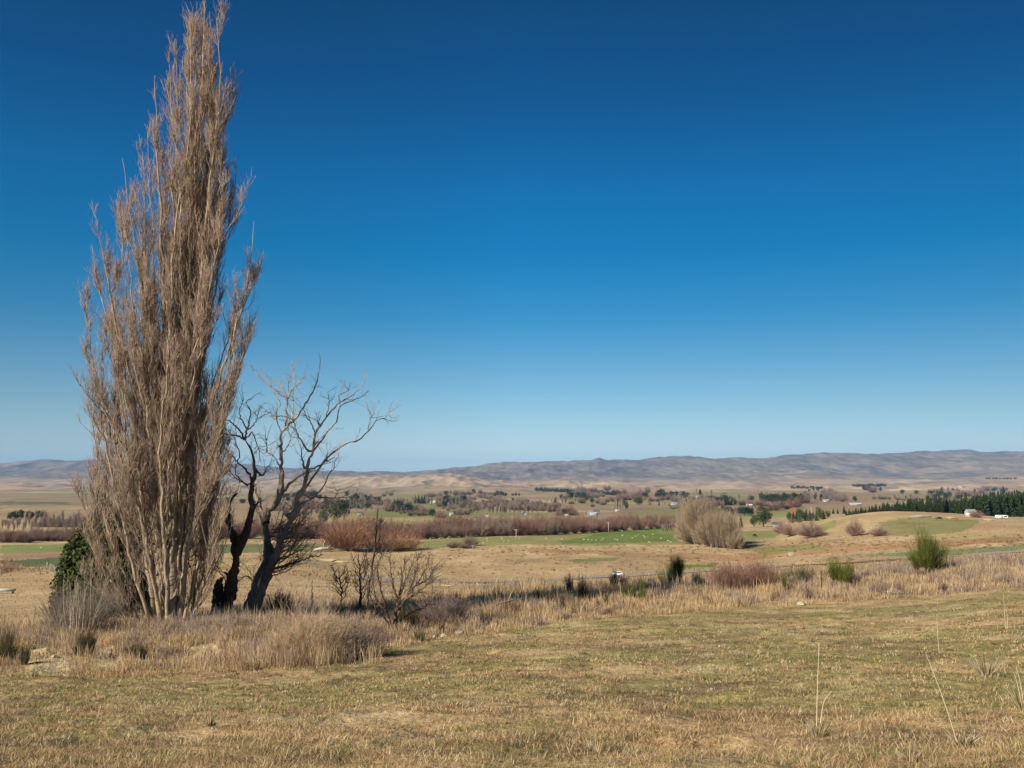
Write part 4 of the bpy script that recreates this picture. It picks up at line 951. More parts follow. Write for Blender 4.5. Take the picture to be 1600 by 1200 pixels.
# seeding grass stalks in the near field
def tuft(label, px, Y, n, H, stalks, seed, grp='bleached grass tufts in the near field'):
    rg = np.random.default_rng(seed); p = stand(px, Y)
    r = thing('grass_tuft', label, 'grass tuft', p, grp)
    a = rg.random(n) * 6.28; ln = H * (.5 + .6 * rg.random(n)); out = .25 + .5 * rg.random(n)
    P = np.stack([np.stack([np.cos(a) * (.025 + out * ln * t), np.sin(a) * (.025 + out * ln * t), ln * (t - .35 * out * t * t) - .01], -1) for t in np.linspace(0, 1, 4)], 1)
    V1, F1 = tubes(P, taper(n, 4, .0045, .0015), 3)
    link('leaves', mesh_np('leaves', V1, [F1], M['blade'], col=np.repeat(np.clip(pal(rg, n, [(.6, .5, .32), (.5, .38, .2), (.2, .22, .07)], [.5, .35, .15]), 0, .9), 12, 0)), r)
    for pts in stalks:
        q = resample(world(np.array([a for a, b in pts]), np.array([b for a, b in pts]), Y), 12) - p
        V1, F1 = tubes(q[None], taper(1, 12, .0046, .0024), 4)
        link('stalk', mesh_np('stalk', V1, [F1], M['blade'], col=np.full((len(V1), 3), (.78, .66, .44))), r)
tuft('bleached tuft with one tall upright seed stalk at lower right', 1278, 7.6, 60, .17, [[(1276,1135),(1277,1085),(1280,1005)], [(1282,1130),(1288,1095),(1300,1080)]], 1)
tuft('dry tuft with a long stalk leaning left near the bottom edge', 1505, 6.4, 60, .14, [[(1500,1175),(1480,1110),(1462,1060),(1447,1022)], [(1520,1170),(1521,1160),(1523,1140)]], 2)
tuft('stiff pale tuft cut by the right edge of the picture', 1598, 8.6, 70, .30, [[(1596,1100),(1590,1070),(1584,1050)], [(1600,1100),(1594,1065),(1588,1042)]], 3)
tuft('small white tuft poking up at the bottom edge', 1421, 5.75, 34, .10, [], 4)
tuft('tawny feathery grass clump beside a dark hollow at right', 1540, 13.2, 130, .42, [], 5)
tuft('thin stalk standing alone in the field at right', 1467, 15., 16, .14, [[(1467,1016),(1465,990),(1464,960)]], 6)
tuft('dead thistle stalk on a small hump near the right edge', 1573, 16.5, 24, .16, [[(1574,983),(1574,965),(1571,945)], [(1572,983),(1570,965),(1568,928)]], 7)
tuft('small straw tuft in the near field at lower middle', 930, 6.4, 40, .1, [], 8)
tuft('small straw tuft in the near field at lower left', 330, 9., 60, .12, [], 9)

# ------------------------------------------------------------------ tree kinds for the valley, unit size (height 1, width 1), copied and scaled
def willow_parts(seed, n, tw, cols_lo, cols_hi, r=.0055, lean=.55, flop=0., dome=True):
    rg = np.random.default_rng(seed); a = rg.random(n) * 6.28; K = 6
    if dome:                                                        # stems fan out to a dome that reaches down to the ground
        el = np.arcsin(.10 + .90 * rg.random(n) ** .9); ex = 1 / np.sqrt((np.cos(el) / .5) ** 2 + (np.sin(el) / .98) ** 2)
        ln = ex * (.72 + .30 * rg.random(n)) * (1 + .16 * fbm(np.cos(a) * 2 + seed, el * 2.5 + np.sin(a) * 2, seed, 3)) * .93
        b = np.stack([np.cos(a) * .07 * rg.random(n), np.sin(a) * .07 * rg.random(n), .02 + .05 * rg.random(n)], -1)
        d = norm(np.stack([np.cos(a) * np.cos(el) + flop * .3, np.sin(a) * np.cos(el), np.sin(el)], -1)); upk = .10
        d = norm(d - np.array([0, 0, .12])); 
    else:
        q = rg.random(n) ** .5
        d = norm(np.stack([np.cos(a) * q * lean + flop, np.sin(a) * q * lean, np.full(n, .9)], -1)); upk = .06
        b = np.stack([np.cos(a) * q * .22, np.sin(a) * q * .22, .02 + .10 * rg.random(n)], -1); ln = (.62 + .30 * rg.random(n)) * (1.02 - .22 * q)
    pts = [b]
    for k in range(K - 1):
        d = norm(d + rg.normal(size=(n, 3)) * .08 + np.array([0, 0, upk])); pts.append(pts[-1] + d * ln[:, None] / (K - 1))
    P = np.stack(pts, 1); V1, F1 = tubes(P, taper(n, K, r * 1.7, r * .6), 3)
    clo = pal(rg, n, cols_lo, np.ones(len(cols_lo)) / len(cols_lo)); C1 = np.repeat(clo, K * 3, 0)
    P2, t = spawn(rg, P, tw, .15, 1, .5, lambda t, g: .10 + .22 * g.random(len(t)), up=.3, K=3, wob=.1)
    V2, F2 = tubes(P2, taper(len(P2), 3, r * .8, r * .45), 3); C2 = np.repeat(pal(rg, len(P2), cols_hi, np.ones(len(cols_hi)) / len(cols_hi)), 9, 0)
    mb = MB()
    for k in range(5):
        aa = k * 1.26 + rg.random(); mb.tube([(0, 0, -.03), (.03 * math.cos(aa), .03 * math.sin(aa), .10), (.12 * math.cos(aa), .12 * math.sin(aa), .30)], [.028, .02, .008], 5)
    return mb, np.concatenate([V1, V2]), [np.concatenate([F1, F2 + len(V1)])], np.clip(np.concatenate([C1, C2]), .01, .8)
def conifer_parts(seed, n, cols, slim=1.0, ragged=.25):
    rg = np.random.default_rng(seed); z = rg.random(n) ** 1.25 * .95 + .03; a = rg.random(n) * 6.28
    lay = np.floor(z * 14) / 14; rad = (1 - z) ** .8 * .46 * slim * (1 - ragged * rg.random(n)) * (1 - .30 * ((z - lay) * 14)) + .012
    root = np.stack([np.cos(a) * rad * .15, np.sin(a) * rad * .15, z + .04], -1); tip = np.stack([np.cos(a) * rad, np.sin(a) * rad, z - .03 * rad / .46 + .015 * rg.normal(size=n)], -1)
    w = (.020 + .035 * rad / .46)[:, None]; sd = np.stack([-np.sin(a), np.cos(a), .5 * rg.normal(size=n)], -1); mid = (root + tip * 1.5) / 2.5
    V1 = np.stack([root, mid + sd * w, tip, mid - sd * w + np.array([0, 0, -.012])], 1).reshape(-1, 3)
    C1 = np.repeat(pal(rg, n, cols, np.ones(len(cols)) / len(cols), .22), 4, 0)
    mb = MB(); mb.tube([(0, 0, -.03), (0, 0, .5), (0, 0, .97)], [.017, .011, .003], 5)
    return mb, V1, [np.arange(n * 4).reshape(n, 4)], np.clip(C1, .004, .6)
def round_parts(seed, n, cols, size=.06, tall=.5):
    rg = np.random.default_rng(seed); lumps = [(0, 0, .5, .36, .42)]
    for k in range(9):
        a = rg.random() * 6.28; q = .12 + .18 * rg.random(); lumps.append((math.cos(a) * q, math.sin(a) * q, .25 + .6 * rg.random(), .15 + .1 * rg.random(), .12 + .1 * rg.random()))
    V1, F1, C1 = leaf_crown(seed, lumps, n, size, cols)
    V1[:, 2] = np.minimum(V1[:, 2], 1.02)
    mb = MB(); mb.tube([(0, 0, -.04), (.01, 0, .25), (0, 0, .6)], [.035, .025, .01], 6)
    return mb, V1, [F1], C1
def poplar_parts(seed, n, cols):
    rg = np.random.default_rng(seed); a = rg.random(n) * 6.28; z0 = .05 + .6 * rg.random(n) ** 1.1
    L_ = (.22 + .28 * rg.random(n)) * (1.1 - z0 * .6); b = np.stack([0 * a, 0 * a, z0], -1)
    sp = .30; P = np.stack([b + np.stack([np.cos(a) * sp * (.2 + .8 * t) * L_ * t * 2.2, np.sin(a) * sp * (.2 + .8 * t) * L_ * t * 2.2, L_ * t], -1) for t in np.linspace(0, 1, 4)], 1)
    P[:, :, 2] = np.minimum(P[:, :, 2], 1.0 - .05 * rg.random((n, 1)))
    V1, F1 = tubes(P, taper(n, 4, .0065, .003), 3); C1 = np.repeat(pal(rg, n, cols, np.ones(len(cols)) / len(cols)), 12, 0)
    P2, t = spawn(rg, P, 4, .2, 1, .4, lambda t, g: .06 + .1 * g.random(len(t)), up=.5, K=3, wob=.06)
    V2, F2 = tubes(P2, taper(len(P2), 3, .0035, .0025), 3); C2 = np.repeat(pal(rg, len(P2), cols, np.ones(len(cols)) / len(cols)), 9, 0)
    mb = MB(); mb.tube([(0, 0, -.03), (.01, 0, .4), (0, .01, .95)], [.026, .016, .004], 6)
    return mb, np.concatenate([V1, V2]), [np.concatenate([F1, F2 + len(V1)])], np.clip(np.concatenate([C1, C2]), .01, .8)
KIND = {}
def kind(key, parts, crown_mat, trunk_mat='trunk'):
    mb, V1, F1, C1 = parts
    crown = mesh_np('crown', V1, F1, M[crown_mat], col=C1); trunk = mb.mesh('trunk', M[trunk_mat])
    # one-mesh form for trees too small to show parts
    keys = list(mb.F); tf = [np.concatenate(mb.F[k]) + len(V1) for k in keys]; tv = np.concatenate(mb.V)
    one = mesh_np('tree', np.concatenate([V1, tv]), list(F1) + tf, [M[crown_mat], M[trunk_mat]], [0] * len(F1) + [1] * len(tf), col=np.concatenate([C1, np.full((len(tv), 3), .15)]))
    KIND.setdefault(key, []).append((crown, trunk, one))
WR_LO = [(.21, .145, .105), (.26, .18, .13), (.17, .12, .09)]
WR_HI = [(.24, .125, .09), (.29, .14, .095), (.21, .125, .095), (.26, .165, .12)]
WG_HI = [(.27, .20, .15), (.23, .165, .125), (.30, .215, .155)]
WT_HI = [(.38, .285, .175), (.32, .23, .14), (.43, .33, .20), (.26, .185, .12)]
WO_HI = [(.40, .19, .10), (.33, .16, .085), (.37, .22, .12)]
for i in range(4): kind('red_willow', willow_parts(300 + i, 130, 8, WR_LO, WR_HI), 'attr_far')
for i in range(3): kind('grey_willow', willow_parts(310 + i, 130, 8, GREY, WG_HI), 'attr_far')
for i in range(2): kind('big_willow', willow_parts(325 + i, 170, 16, [(.26, .20, .14), (.20, .15, .11)], WT_HI, r=.0036, flop=.12), 'attr_far')
for i in range(3): kind('big_willow', willow_parts(320 + i, 150, 16, [(.26, .20, .14), (.20, .15, .11)], WT_HI, r=.0038, lean=.5, flop=-.10 + .08 * i, dome=False), 'attr_far')
for i in range(2): kind('orange_willow', willow_parts(330 + i, 150, 12, [(.20, .15, .09), (.26, .19, .11)], WO_HI, r=.0042, lean=.75), 'attr_far')
for i in range(2): kind('round_willow', willow_parts(335 + i, 130, 12, [(.22, .15, .12), (.27, .19, .15)], [(.31, .19, .13), (.27, .17, .125), (.34, .235, .165)], r=.0045, lean=.8), 'attr_far')
for i in range(4): kind('conifer', conifer_parts(340 + i, 420, [(.032, .055, .018), (.045, .07, .022), (.022, .04, .016)]), 'leaf')
for i in range(3): kind('dark_tree', round_parts(350 + i, 800, [(.03, .05, .02), (.045, .065, .025), (.022, .038, .018)]), 'leaf')
for i in range(3): kind('green_tree', round_parts(360 + i, 1600, [(.06, .085, .025), (.085, .11, .03), (.045, .065, .02)], .045), 'leaf')
for i in range(2): kind('gold_tree', round_parts(370 + i, 700, [(.42, .24, .06), (.36, .19, .05), (.30, .18, .06)], .055), 'leaf')
for i in range(3): kind('bare_poplar', poplar_parts(380 + i, 130, [(.30, .22, .17), (.25, .18, .14), (.35, .27, .21)]), 'attr_far', 'trunk_pale')
NAMES = {'red_willow': 'willow_tree', 'grey_willow': 'bare_tree', 'big_willow': 'willow_tree', 'orange_willow': 'willow_tree', 'round_willow': 'willow_tree', 'conifer': 'conifer_tree', 'dark_tree': 'evergreen_tree', 'green_tree': 'evergreen_tree', 'gold_tree': 'autumn_tree', 'bare_poplar': 'poplar_tree'}
tr = random.Random(4)
def plant(key, p, H, Wd, label, group=None, parts=True, sink=.0):
    crown, trunk, one = tr.choice(KIND[key]); rz = tr.uniform(0, 6.28); sca = (Wd, Wd, H)
    p = (float(p[0]), float(p[1]), float(p[2]) - sink)
    if parts:
        r = thing(NAMES[key], label, 'tree', p, group, rz, sca)
        link('trunk', trunk, r); link('crown', crown, r); return r
    o = link(NAMES[key], one, None, p); o.rotation_euler = (0, 0, rz); o.scale = sca; return tag(o, label, 'tree', group)
def grow(key, px, pyb, hpx, wpx, label, group=None, y0=90, parts=None):
    p = hit(px, pyb, y0); k = math.hypot(p[1], p[2]) / FPX
    return plant(key, p, hpx * k, wpx * k, label, group, (hpx > 22) if parts is None else parts)

# the big clump right of centre
for i, (px, py, h, w) in enumerate([(1080,850,66,44),(1093,852,76,46),(1108,854,68,48),(1122,856,58,46),(1137,857,52,42),(1149,858,42,30),(1086,847,70,46),(1116,851,64,48),(1132,852,54,46),(1073,847,56,40)]):
    grow('big_willow', px, py, h, w, 'tall tan leafless willow in the big clump right of centre', 'willows in the big clump')
for px, py, h, w, key, lab in [
    (1267,840,30,46,'round_willow','large round reddish willow, right of the close pair below the knoll'), (1237,838,26,34,'round_willow','tan round willow between the reddish one and the dark roofed shed'),
    (1222,834,22,28,'round_willow','leftmost small willow in front of the dark roofed shed'), (1336,838,32,30,'round_willow','lone round mauve willow at the foot of the knoll'),
    (1373,838,18,30,'round_willow','low spreading willow right of the lone round one at the foot of the knoll'),
    (543,861,60,88,'orange_willow','large domed orange red willow seen between the gaunt tree and the saplings'), (622,861,36,72,'orange_willow','lower russet willow right of the large domed one'),
    (590,862,30,40,'red_willow','small brown willow between the domed one and the russet one'),
    (735,853,20,30,'grey_willow','bushy brown scrub willow at the edge of the sheep paddock'), (712,856,12,34,'grey_willow','low grey scrub left of the brown scrub willow'),
    (730,857,9,30,'grey_willow','low olive scrub in front of the brown scrub willow')]:
    grow(key, px, py, h, w, lab, None, 90, True)
for px, py, h, w, key, lab in [
    (1193,823,34,34,'green_tree','big round evergreen beside the dark roofed shed'), (1158,824,18,11,'conifer','small upright evergreen left of the big round one'), (1178,823,18,16,'green_tree','low evergreen close left of the big round one'),
    (1240,808,16,17,'gold_tree','golden leaved tree in front of the row of young conifers'), (1249,818,9,15,'green_tree','dark bush under the golden tree'),
    (523,815,34,34,'green_tree','dark pine behind the domed orange willow, left one'), (538,812,33,26,'dark_tree','dark pine behind the domed orange willow, right one'), (505,822,28,22,'green_tree','lower pine nearest the gaunt tree'),
    (1526,809,14,22,'round_willow','leafless brown tree in front of the grey roofed house'), (1238,818,8,14,'gold_tree','yellowing shrub in front of the dark shed')]:
    grow(key, px, py, h, w, lab, None, 300, True)
for k in range(14):
    px = 1231 + 66 * (k + tr.random()) / 14; h = tr.uniform(13, 23) * (1 if px < 1285 else .8)
    grow('conifer' if tr.random() < .4 else 'green_tree', px, 814, h, tr.uniform(9, 15), 'dark green tree in the short clump left of the knoll', 'dark trees left of the knoll', 500, True)
for px, h in [(1302,9),(1309,8),(1319,13),(1327,8)]: grow('conifer', px, 803, h, h * .7, 'small conifer on the skyline of the knoll left of the plantation', 'small conifers on the knoll', 500, True)
# plantation behind the knoll
pl = random.Random(9)
for k in range(150):
    px = 1322 + (1615 - 1322) * ((k + pl.random()) / 150); row = k % 3
    Y = 505 + 24 * row + pl.uniform(-6, 6)
    p = stand(px, Y); top = np.interp(px, [1322, 1345, 1380, 1420, 1470, 1520, 1560, 1615], [799, 793, 787, 782, 779, 776, 769, 767]) + pl.uniform(-3, 5)
    _, pb = project(p[0], p[1], p[2]); hp = max(7, float(pb) - top); kk = Y / FPX
    plant('conifer', p, hp * kk, min(hp * .62, 21) * kk * pl.uniform(.85, 1.25), 'dark green conifer in the plantation behind the knoll', 'conifers of the plantation', True, .2)
# belt of red willows along the stream
bl = random.Random(21)
for k in range(96):
    px = 655 + 425 * (k + bl.random()) / 96; row = k % 3
    base = np.interp(px, [655, 760, 860, 930, 1000, 1080], [843, 838, 836, 832, 828, 823]) - row * 4.5
    h = np.interp(px, [655, 700, 800, 900, 1000, 1080], [34, 34, 32, 27, 21, 20]) * bl.uniform(.7, 1.08)
    grow('red_willow' if bl.random() < .75 else 'grey_willow', px, base, h, h * bl.uniform(.7, 1.1), 'leafless reddish willow in the long belt beyond the sheep paddock', 'willows in the belt beyond the sheep paddock', 330, row == 0)
for k in range(34):
    px = 335 + 320 * (k + bl.random()) / 34; row = k % 2
    h = bl.uniform(24, 36)
    grow('red_willow', px, 842 - row * 7, h, h * bl.uniform(.8, 1.2), 'leafless reddish willow in the belt behind the gaunt tree and the domed willow', 'willows in the belt behind the gaunt tree', 330, row == 0)
for k in range(30):
    px = -6 + 150 * (k + bl.random()) / 30; row = k % 2
    h = bl.uniform(14, 22)
    grow('red_willow' if row == 0 else 'grey_willow', px, 846 - row * 7 if px > 50 else 848 - row * 7, h, h * 1.1, 'leafless russet willow in the belt left of the poplar', 'willows in the belt left of the poplar', 330, h > 18)
for k in range(38):
    px = -4 + 160 * (k + bl.random()) / 38
    grow('bare_poplar', px, 832 - 4 * (k % 3), bl.uniform(18, 29) * (.75 if px < 45 else 1), bl.uniform(8, 13), 'pale leafless poplar standing behind the russet willows at left', 'pale poplars behind the left belt', 400, True)
for k in range(16):
    px = 60 + 95 * (k + bl.random()) / 16
    grow('grey_willow', px, 824 - 3 * (k % 2), bl.uniform(14, 22), bl.uniform(16, 24), 'bushy grey bare tree between the pale poplars at left', 'bushy bare trees behind the left belt', 400, True)
for k in range(11):
    px = 10 + 62 * (k + bl.random()) / 11
    grow('dark_tree', px, 812, bl.uniform(12, 17), bl.uniform(9, 13), 'dark evergreen in the row above the pale poplars at left', 'dark evergreens above the left belt', 500, True)
grow('gold_tree', 47, 848, 11, 10, 'orange brown tree at the front of the left willow belt', None, 330, True)
# saplings with white trunks
for px, top in [(1040, 822), (1043, 823), (1046.5, 824), (1050, 822), (1036, 825)]:
    grow('bare_poplar', px, 836, 836 - top + 6, 6, 'slender bare sapling with a whitish trunk in the row beside the big clump', 'white trunked saplings', 300, True)

# far trees one by one
F = []
def far(key, px, py, h, w, lab, grp=None): grow(key, px, py, h, w, lab, grp, 600, h > 20)
for px, h in [(616,9),(621,10),(626,9),(631,9),(636,8)]: far('conifer', px, 787, h, 6, 'dark conifer in the low left part of the far shelter row', 'far shelter row left')
for px, h in [(649,13),(654,14),(659,14),(663,13)]: far('conifer', px, 787, h, 8, 'dark conifer in the taller end of the far shelter row', 'far shelter row tall end')
for px, h in [(752,8),(757,8),(763,7),(768,7),(773,8),(777,10),(782,10),(786,9),(790,7)]: far('dark_tree', px, 776, h, 8, 'dark tree in the grove on the far brown slope', 'grove on the far brown slope')
for px, h in [(801,5),(806,6),(811,5)]: far('dark_tree', px, 775, h, 6, 'small dark tree right of the grove on the far brown slope', 'small trees right of the far grove')
for px, py, h, w, key, lab in [
    (725,787,14,15,'dark_tree','round dark tree between two white far houses'), (704,788,8,11,'grey_willow','brown tree beside a white far house at centre left'), (676,808,14,14,'dark_tree','dark tree beside a wide bare one above the red belt'),
    (690,810,17,22,'grey_willow','wide bare tree with a dark one at its left above the red belt'), (838,797,13,10,'dark_tree','dark rounded evergreen among grey far poplars'), (734,803,9,9,'dark_tree','dark tree at the left end of the grey far poplars'),
    (789,802,11,9,'dark_tree','dark tree at the right end of the grey far poplars'), (856,798,11,16,'gold_tree','yellow orange tree right of the grey far poplars'), (843,791,8,14,'green_tree','olive tree left of the yellow orange one'),
    (979,796,16,9,'dark_tree','dark tree hugging the tall brown far poplars'), (975,790,13,7,'dark_tree','narrow dark tree above the dark one by the brown far poplars'), (998,790,14,20,'green_tree','wide green tree with an orange one behind it'),
    (1007,783,9,9,'gold_tree','orange tree behind the wide green far tree'), (997,775,7,10,'gold_tree','small orange tree on the slope above the wide green one'), (1015,790,7,8,'gold_tree','low orange tree at the foot of the wide green one'),
    (1132,790,22,18,'dark_tree','large dark pine standing alone above the big willow clump'), (1122,792,9,9,'dark_tree','dark shrub left of the lone large pine'), (1158,791,7,15,'green_tree','low green tree right of the lone large pine'),
    (1173,782,12,12,'grey_willow','bare grey tree left of the dark far wood'), (1175,783,9,9,'dark_tree','dark tree half hidden by the bare one left of the far wood'), (1336,784,10,9,'dark_tree','dark tree beside the long pale far shed'),
    (1360,769,9,10,'dark_tree','bluish dark tree below the far hedge on the right'), (1376,768,9,6,'dark_tree','narrow dark tree right of the bluish one below the far hedge'), (1410,772,8,10,'dark_tree','dark tree on the far flat, first left of the plantation tops'),
    (1432,773,8,10,'dark_tree','dark tree on the far flat, second left of the plantation tops'), (1462,773,10,9,'dark_tree','dark tree on the far flat above the plantation middle'), (1480,782,13,16,'dark_tree','wide dark tree just behind the plantation'), (1568,771,12,9,'conifer','pointed dark tree rising above the right plantation')]:
    far(key, px, py, h, w, lab)
for k in range(18):
    px = 737 + 95 * (k + bl.random()) / 18; far('bare_poplar', px, 805, bl.uniform(17, 24), 7, 'grey leafless poplar in the far row above the red belt', 'grey far poplars above the belt')
for px in (961, 965, 969, 973): far('bare_poplar', px, 800, 25, 6, 'tall brown poplar in the tight far group at centre', 'tight group of far poplars')
for k in range(20):
    px = 1187 + 78 * (k + bl.random()) / 20; far('dark_tree', px, 786, bl.uniform(14, 19), bl.uniform(9, 13), 'dark evergreen in the far wood right of the lone large pine', 'far wood right of the lone pine')
for px, h in [(1047,5),(1052,5),(1057,4),(1065,5),(1070,5)]: far('dark_tree', px, 779, h, 7, 'small dark tree in the far hedge left of the big clump top', 'far hedge left of the big clump')
for k in range(14):
    px = 1235 + 52 * (k + bl.random()) / 14; far('dark_tree', px, 764, bl.uniform(3.5, 6), 7, 'dark tree in the far left hedge under the range', 'far left hedge under the range')
for k in range(18):
    px = 1333 + 50 * (k + bl.random()) / 18; far('dark_tree', px, 761, bl.uniform(3.5, 6), 7, 'dark tree in the far right hedge under the range', 'far right hedge under the range')
for k in range(12):
    px = 1540 + 50 * (k + bl.random()) / 12; far('dark_tree', px, 749, 3, 6, 'dark tree in the farthest hedge at right under the range', 'farthest hedge at right')
for k in range(7):
    px = 335 + 75 * (k + bl.random()) / 7; far('dark_tree', px, 787, bl.uniform(7, 11), 10, 'dark pine far beyond the gaunt tree', 'far pines beyond the gaunt tree')
for k in range(16):
    px = 548 + 52 * (k + bl.random()) / 16; far('bare_poplar', px, 793, bl.uniform(10, 16), 7, 'bare far poplar above the domed willow', 'far poplars above the domed willow')
for row in range(92):
    px0 = bl.uniform(420, 1560); py0 = bl.uniform(773, 803) if px0 < 1230 else bl.uniform(765, 785); m_ = bl.randint(5, 12); step = bl.uniform(3.5, 9); tilt = bl.choice([0, 0, .12, -.12, .25]) + bl.uniform(-.05, .05); jit = bl.choice([.8, 2.5, 5.0])
    kx = bl.choice(['grey_willow', 'grey_willow', 'red_willow', 'bare_poplar', 'bare_poplar', 'dark_tree']); hr = bl.uniform(7, 15) * (.75 + .5 * (py0 - 765) / 35)
    nm = {'dark_tree': 'dark evergreens', 'bare_poplar': 'slim bare trees'}.get(kx, 'bushy bare trees')
    for q in range(m_):
        px = px0 + q * step + bl.uniform(-1.5, 1.5); h = hr * bl.uniform(.65, 1.15)
        if px > 1610: continue
        far(kx if bl.random() < .72 else bl.choice(['grey_willow', 'bare_poplar', 'dark_tree']), px, min(806 if px < 1250 else 787, max(766, py0 + tilt * q * step + bl.uniform(-jit, jit))), h, h * (.5 if kx == 'bare_poplar' else bl.uniform(.8, 1.5)), 'small tree among those lining the distant fields', 'trees lining the distant fields')
# the long plantation on the far terrace reads as one mass
rg = np.random.default_rng(77); Vs, Fs, Cs = [], [], []; nv = 0
cm = KIND['conifer'][0][0]; cv = np.empty(len(cm.vertices) * 3, np.float32); cm.vertices.foreach_get('co', cv); cv = cv.reshape(-1, 3)[::1]; nq = len(cv) // 4
for k in range(330):
    px = 836 + 130 * rg.random(); py = np.interp(px, [836, 900, 966], [766.5, 769.5, 773.5]) + rg.uniform(-1.5, 1.2)
    p = hit(px, py, 1200); sq = np.arange(nq)[rg.permutation(nq)[:90]]; h = p[1] / FPX * rg.uniform(4.5, 6.0)
    vv = cv.reshape(-1, 4, 3)[sq].reshape(-1, 3) * np.array([h * .7, h * .7, h]) * np.array([1.6, 1.6, 1]) + p
    Vs.append(vv); Fs.append(np.arange(len(vv)).reshape(-1, 4) + nv); nv += len(vv)
Vs = np.concatenate(Vs); o = link('plantation', mesh_np('plantation', Vs, [np.concatenate(Fs)], M['leaf'], col=np.full((len(Vs), 3), (.032, .052, .024))))
tag(o, 'long dark green plantation strip on the far terrace', 'wood', kind='stuff')

# ------------------------------------------------------------------ poles, posts, fences
def power_pole(px, pyb, hpx, label, y0=200):
    p = hit(px, pyb, y0); k = p[1] / FPX; H = hpx * k; r = thing('power_pole', label, 'power pole', p, 'power poles across the valley')
    o = MB(); o.tube([(0, 0, -.3), (0, 0, H)], [.20, .14], 8); o.build('pole', M['pole'], r)
    o = MB(); o.box((0, 0, H - .5), (2.4, .14, .16)); ca = o.build('crossarm', M['pole'], r)
    for x in (-1.05, -.4, .4, 1.05):
        o = MB(); o.tube([(x, 0, H - .42), (x, 0, H - .2)], [.06, .04], 6); o.build('insulator', M['white'], ca)
power_pole(806.5, 845, 18, 'wooden power pole standing in the sheep paddock')
power_pole(951, 832, 16, 'wooden power pole in front of the red belt on the brighter green rise')
power_pole(1268, 813, 20, 'pale power pole beside the young conifers left of the knoll', 400)
power_pole(1285, 790, 12, 'thin far power pole above the young conifers', 700)
for i, (px, pyb, h, y0, lab) in enumerate([(108, 881, 14, 100, 'tall pale marker post left of the dark conifer'), (73.5, 888, 9, 100, 'thin pale post at the top of the short left fence'), (1085.5, 854, 6, 250, 'pale post at the left end of the big clump'),
    (1099, 856.5, 6, 250, 'pale post under the middle left of the big clump'), (1111, 857, 6, 250, 'pale post under the middle of the big clump'), (739, 859, 7, 250, 'pale post at the edge of the paddock scrub'), (1429, 838, 4, 250, 'small pale post at the foot of the knoll paddock')]):
    p = hit(px, pyb, y0); H = h * p[1] / FPX; o = MB(); o.tube([(0, 0, -.2), (0, 0, H)], [.12, .10], 7)
    tag(o.build('field_post', M['pole'], None, tuple(p)), lab, 'post', 'pale posts in the pastures')
def fence(pts, y0, H, n, label, rad=.09):
    P = np.array([hit(a, b, y0) for a, b in pts]); Q = resample(P, n); Q[:, 2] = ground(Q[:, 0], Q[:, 1])
    r = thing('wire_fence', label, 'fence', Q[0])
    for q in Q:
        o = MB(); o.tube([q - Q[0] - (0, 0, .2), q - Q[0] + (0, 0, H)], [rad, rad * .9], 6); o.build('post', M['post'], r)
    for f in (.3, .6, .92):
        o = MB(); o.tube(Q - Q[0] + (0, 0, H * f), .012, 4); o.build('wire', M['wire'], r)
fence([(78, 890), (90, 902), (103, 915)], 90, 1.2, 9, 'short post and wire fence running downhill towards the dark conifer')
fence([(1240, 871.5), (1330, 872), (1400, 869)], 150, 1.15, 16, 'line of thin posts in the pasture behind the road at right', .07)
fence([(1480, 809.5), (1600, 811)], 300, 1.2, 14, 'pale post fence along the track past the caravan')
# white gate and plank
p = hit(1238, 869, 150); r = thing('farm_gate', 'small white field gate in the pasture behind the road', 'gate', p)
for z in (.25, .5, .75, 1.0, 1.2): MB().box((0, 0, z), (2.7, .05, .09)).build('bar', M['offwhite'], r)
for x in (-1.35, 0, 1.35): MB().box((x, .06, .68), (.10, .06, 1.3)).build('upright', M['offwhite'], r)
p = hit(8, 928, 60); r = thing('feed_trough', 'low pale grey trough in the tawny pasture at the left edge', 'trough', p)
o = MB(); o.box((0, 0, .30), (2.0, .45, .05)); o.box((0, -.24, .42), (2.0, .05, .22)); o.box((0, .24, .42), (2.0, .05, .22)); o.box((-1.0, 0, .42), (.05, .5, .22)); o.box((1.0, 0, .42), (.05, .5, .22)); o.build('basin', M['greywall'], r)
for x in (-.8, .8): MB().box((x, 0, .13), (.1, .45, .3)).build('leg', M['post'], r)

# ------------------------------------------------------------------ houses and sheds
def house(px, pyb, wpx, hpx, wall, roof, label, y0=500, depth=.7, cat='house', flat=False, rz=None, win=True):
    p = hit(px, pyb, y0); k = p[1] / FPX; w = wpx * k; h = hpx * k; d = w * depth; hw = h * (.55 if not flat else .8)
    r = thing('farm_house' if cat == 'house' else 'farm_shed', label, cat, p, None, tr.uniform(-.35, .35) if rz is None else rz)
    MB().box((0, 0, hw / 2 - .2), (w, d, hw + .4)).build('wall', M[wall], r)
    ov = .04 * w; a, b = w / 2 + ov, d / 2 + ov
    V1 = np.array([(-a, -b, hw - .05), (a, -b, hw - .05), (a, b, hw - .05), (-a, b, hw - .05), (-a, 0, h), (a, 0, h)])
    o = MB(); o.add(V1, [(0, 1, 5, 4), (2, 3, 4, 5), (3, 2, 1, 0)]); o.add(V1, [(0, 4, 3), (1, 2, 5)]); o.build('roof', M[roof], r)
    if win:
        for x in (-.3, .3):
            f = MB().box((x * w, -d / 2 - .03, hw * .55), (w * .14, .06, hw * .42)).build('window', M['white'], r)
            MB().box((x * w, -d / 2 - .07, hw * .55), (w * .115, .04, hw * .34)).build('pane', M['glass'], f)
        MB().box((.02 * w, -d / 2 - .03, hw * .36), (w * .09, .07, hw * .72)).build('door', M['post'], r)
    else:
        MB().box((.1 * w, -d / 2 - .03, hw * .42), (w * .3, .07, hw * .8)).build('door', M['greywall'], r)
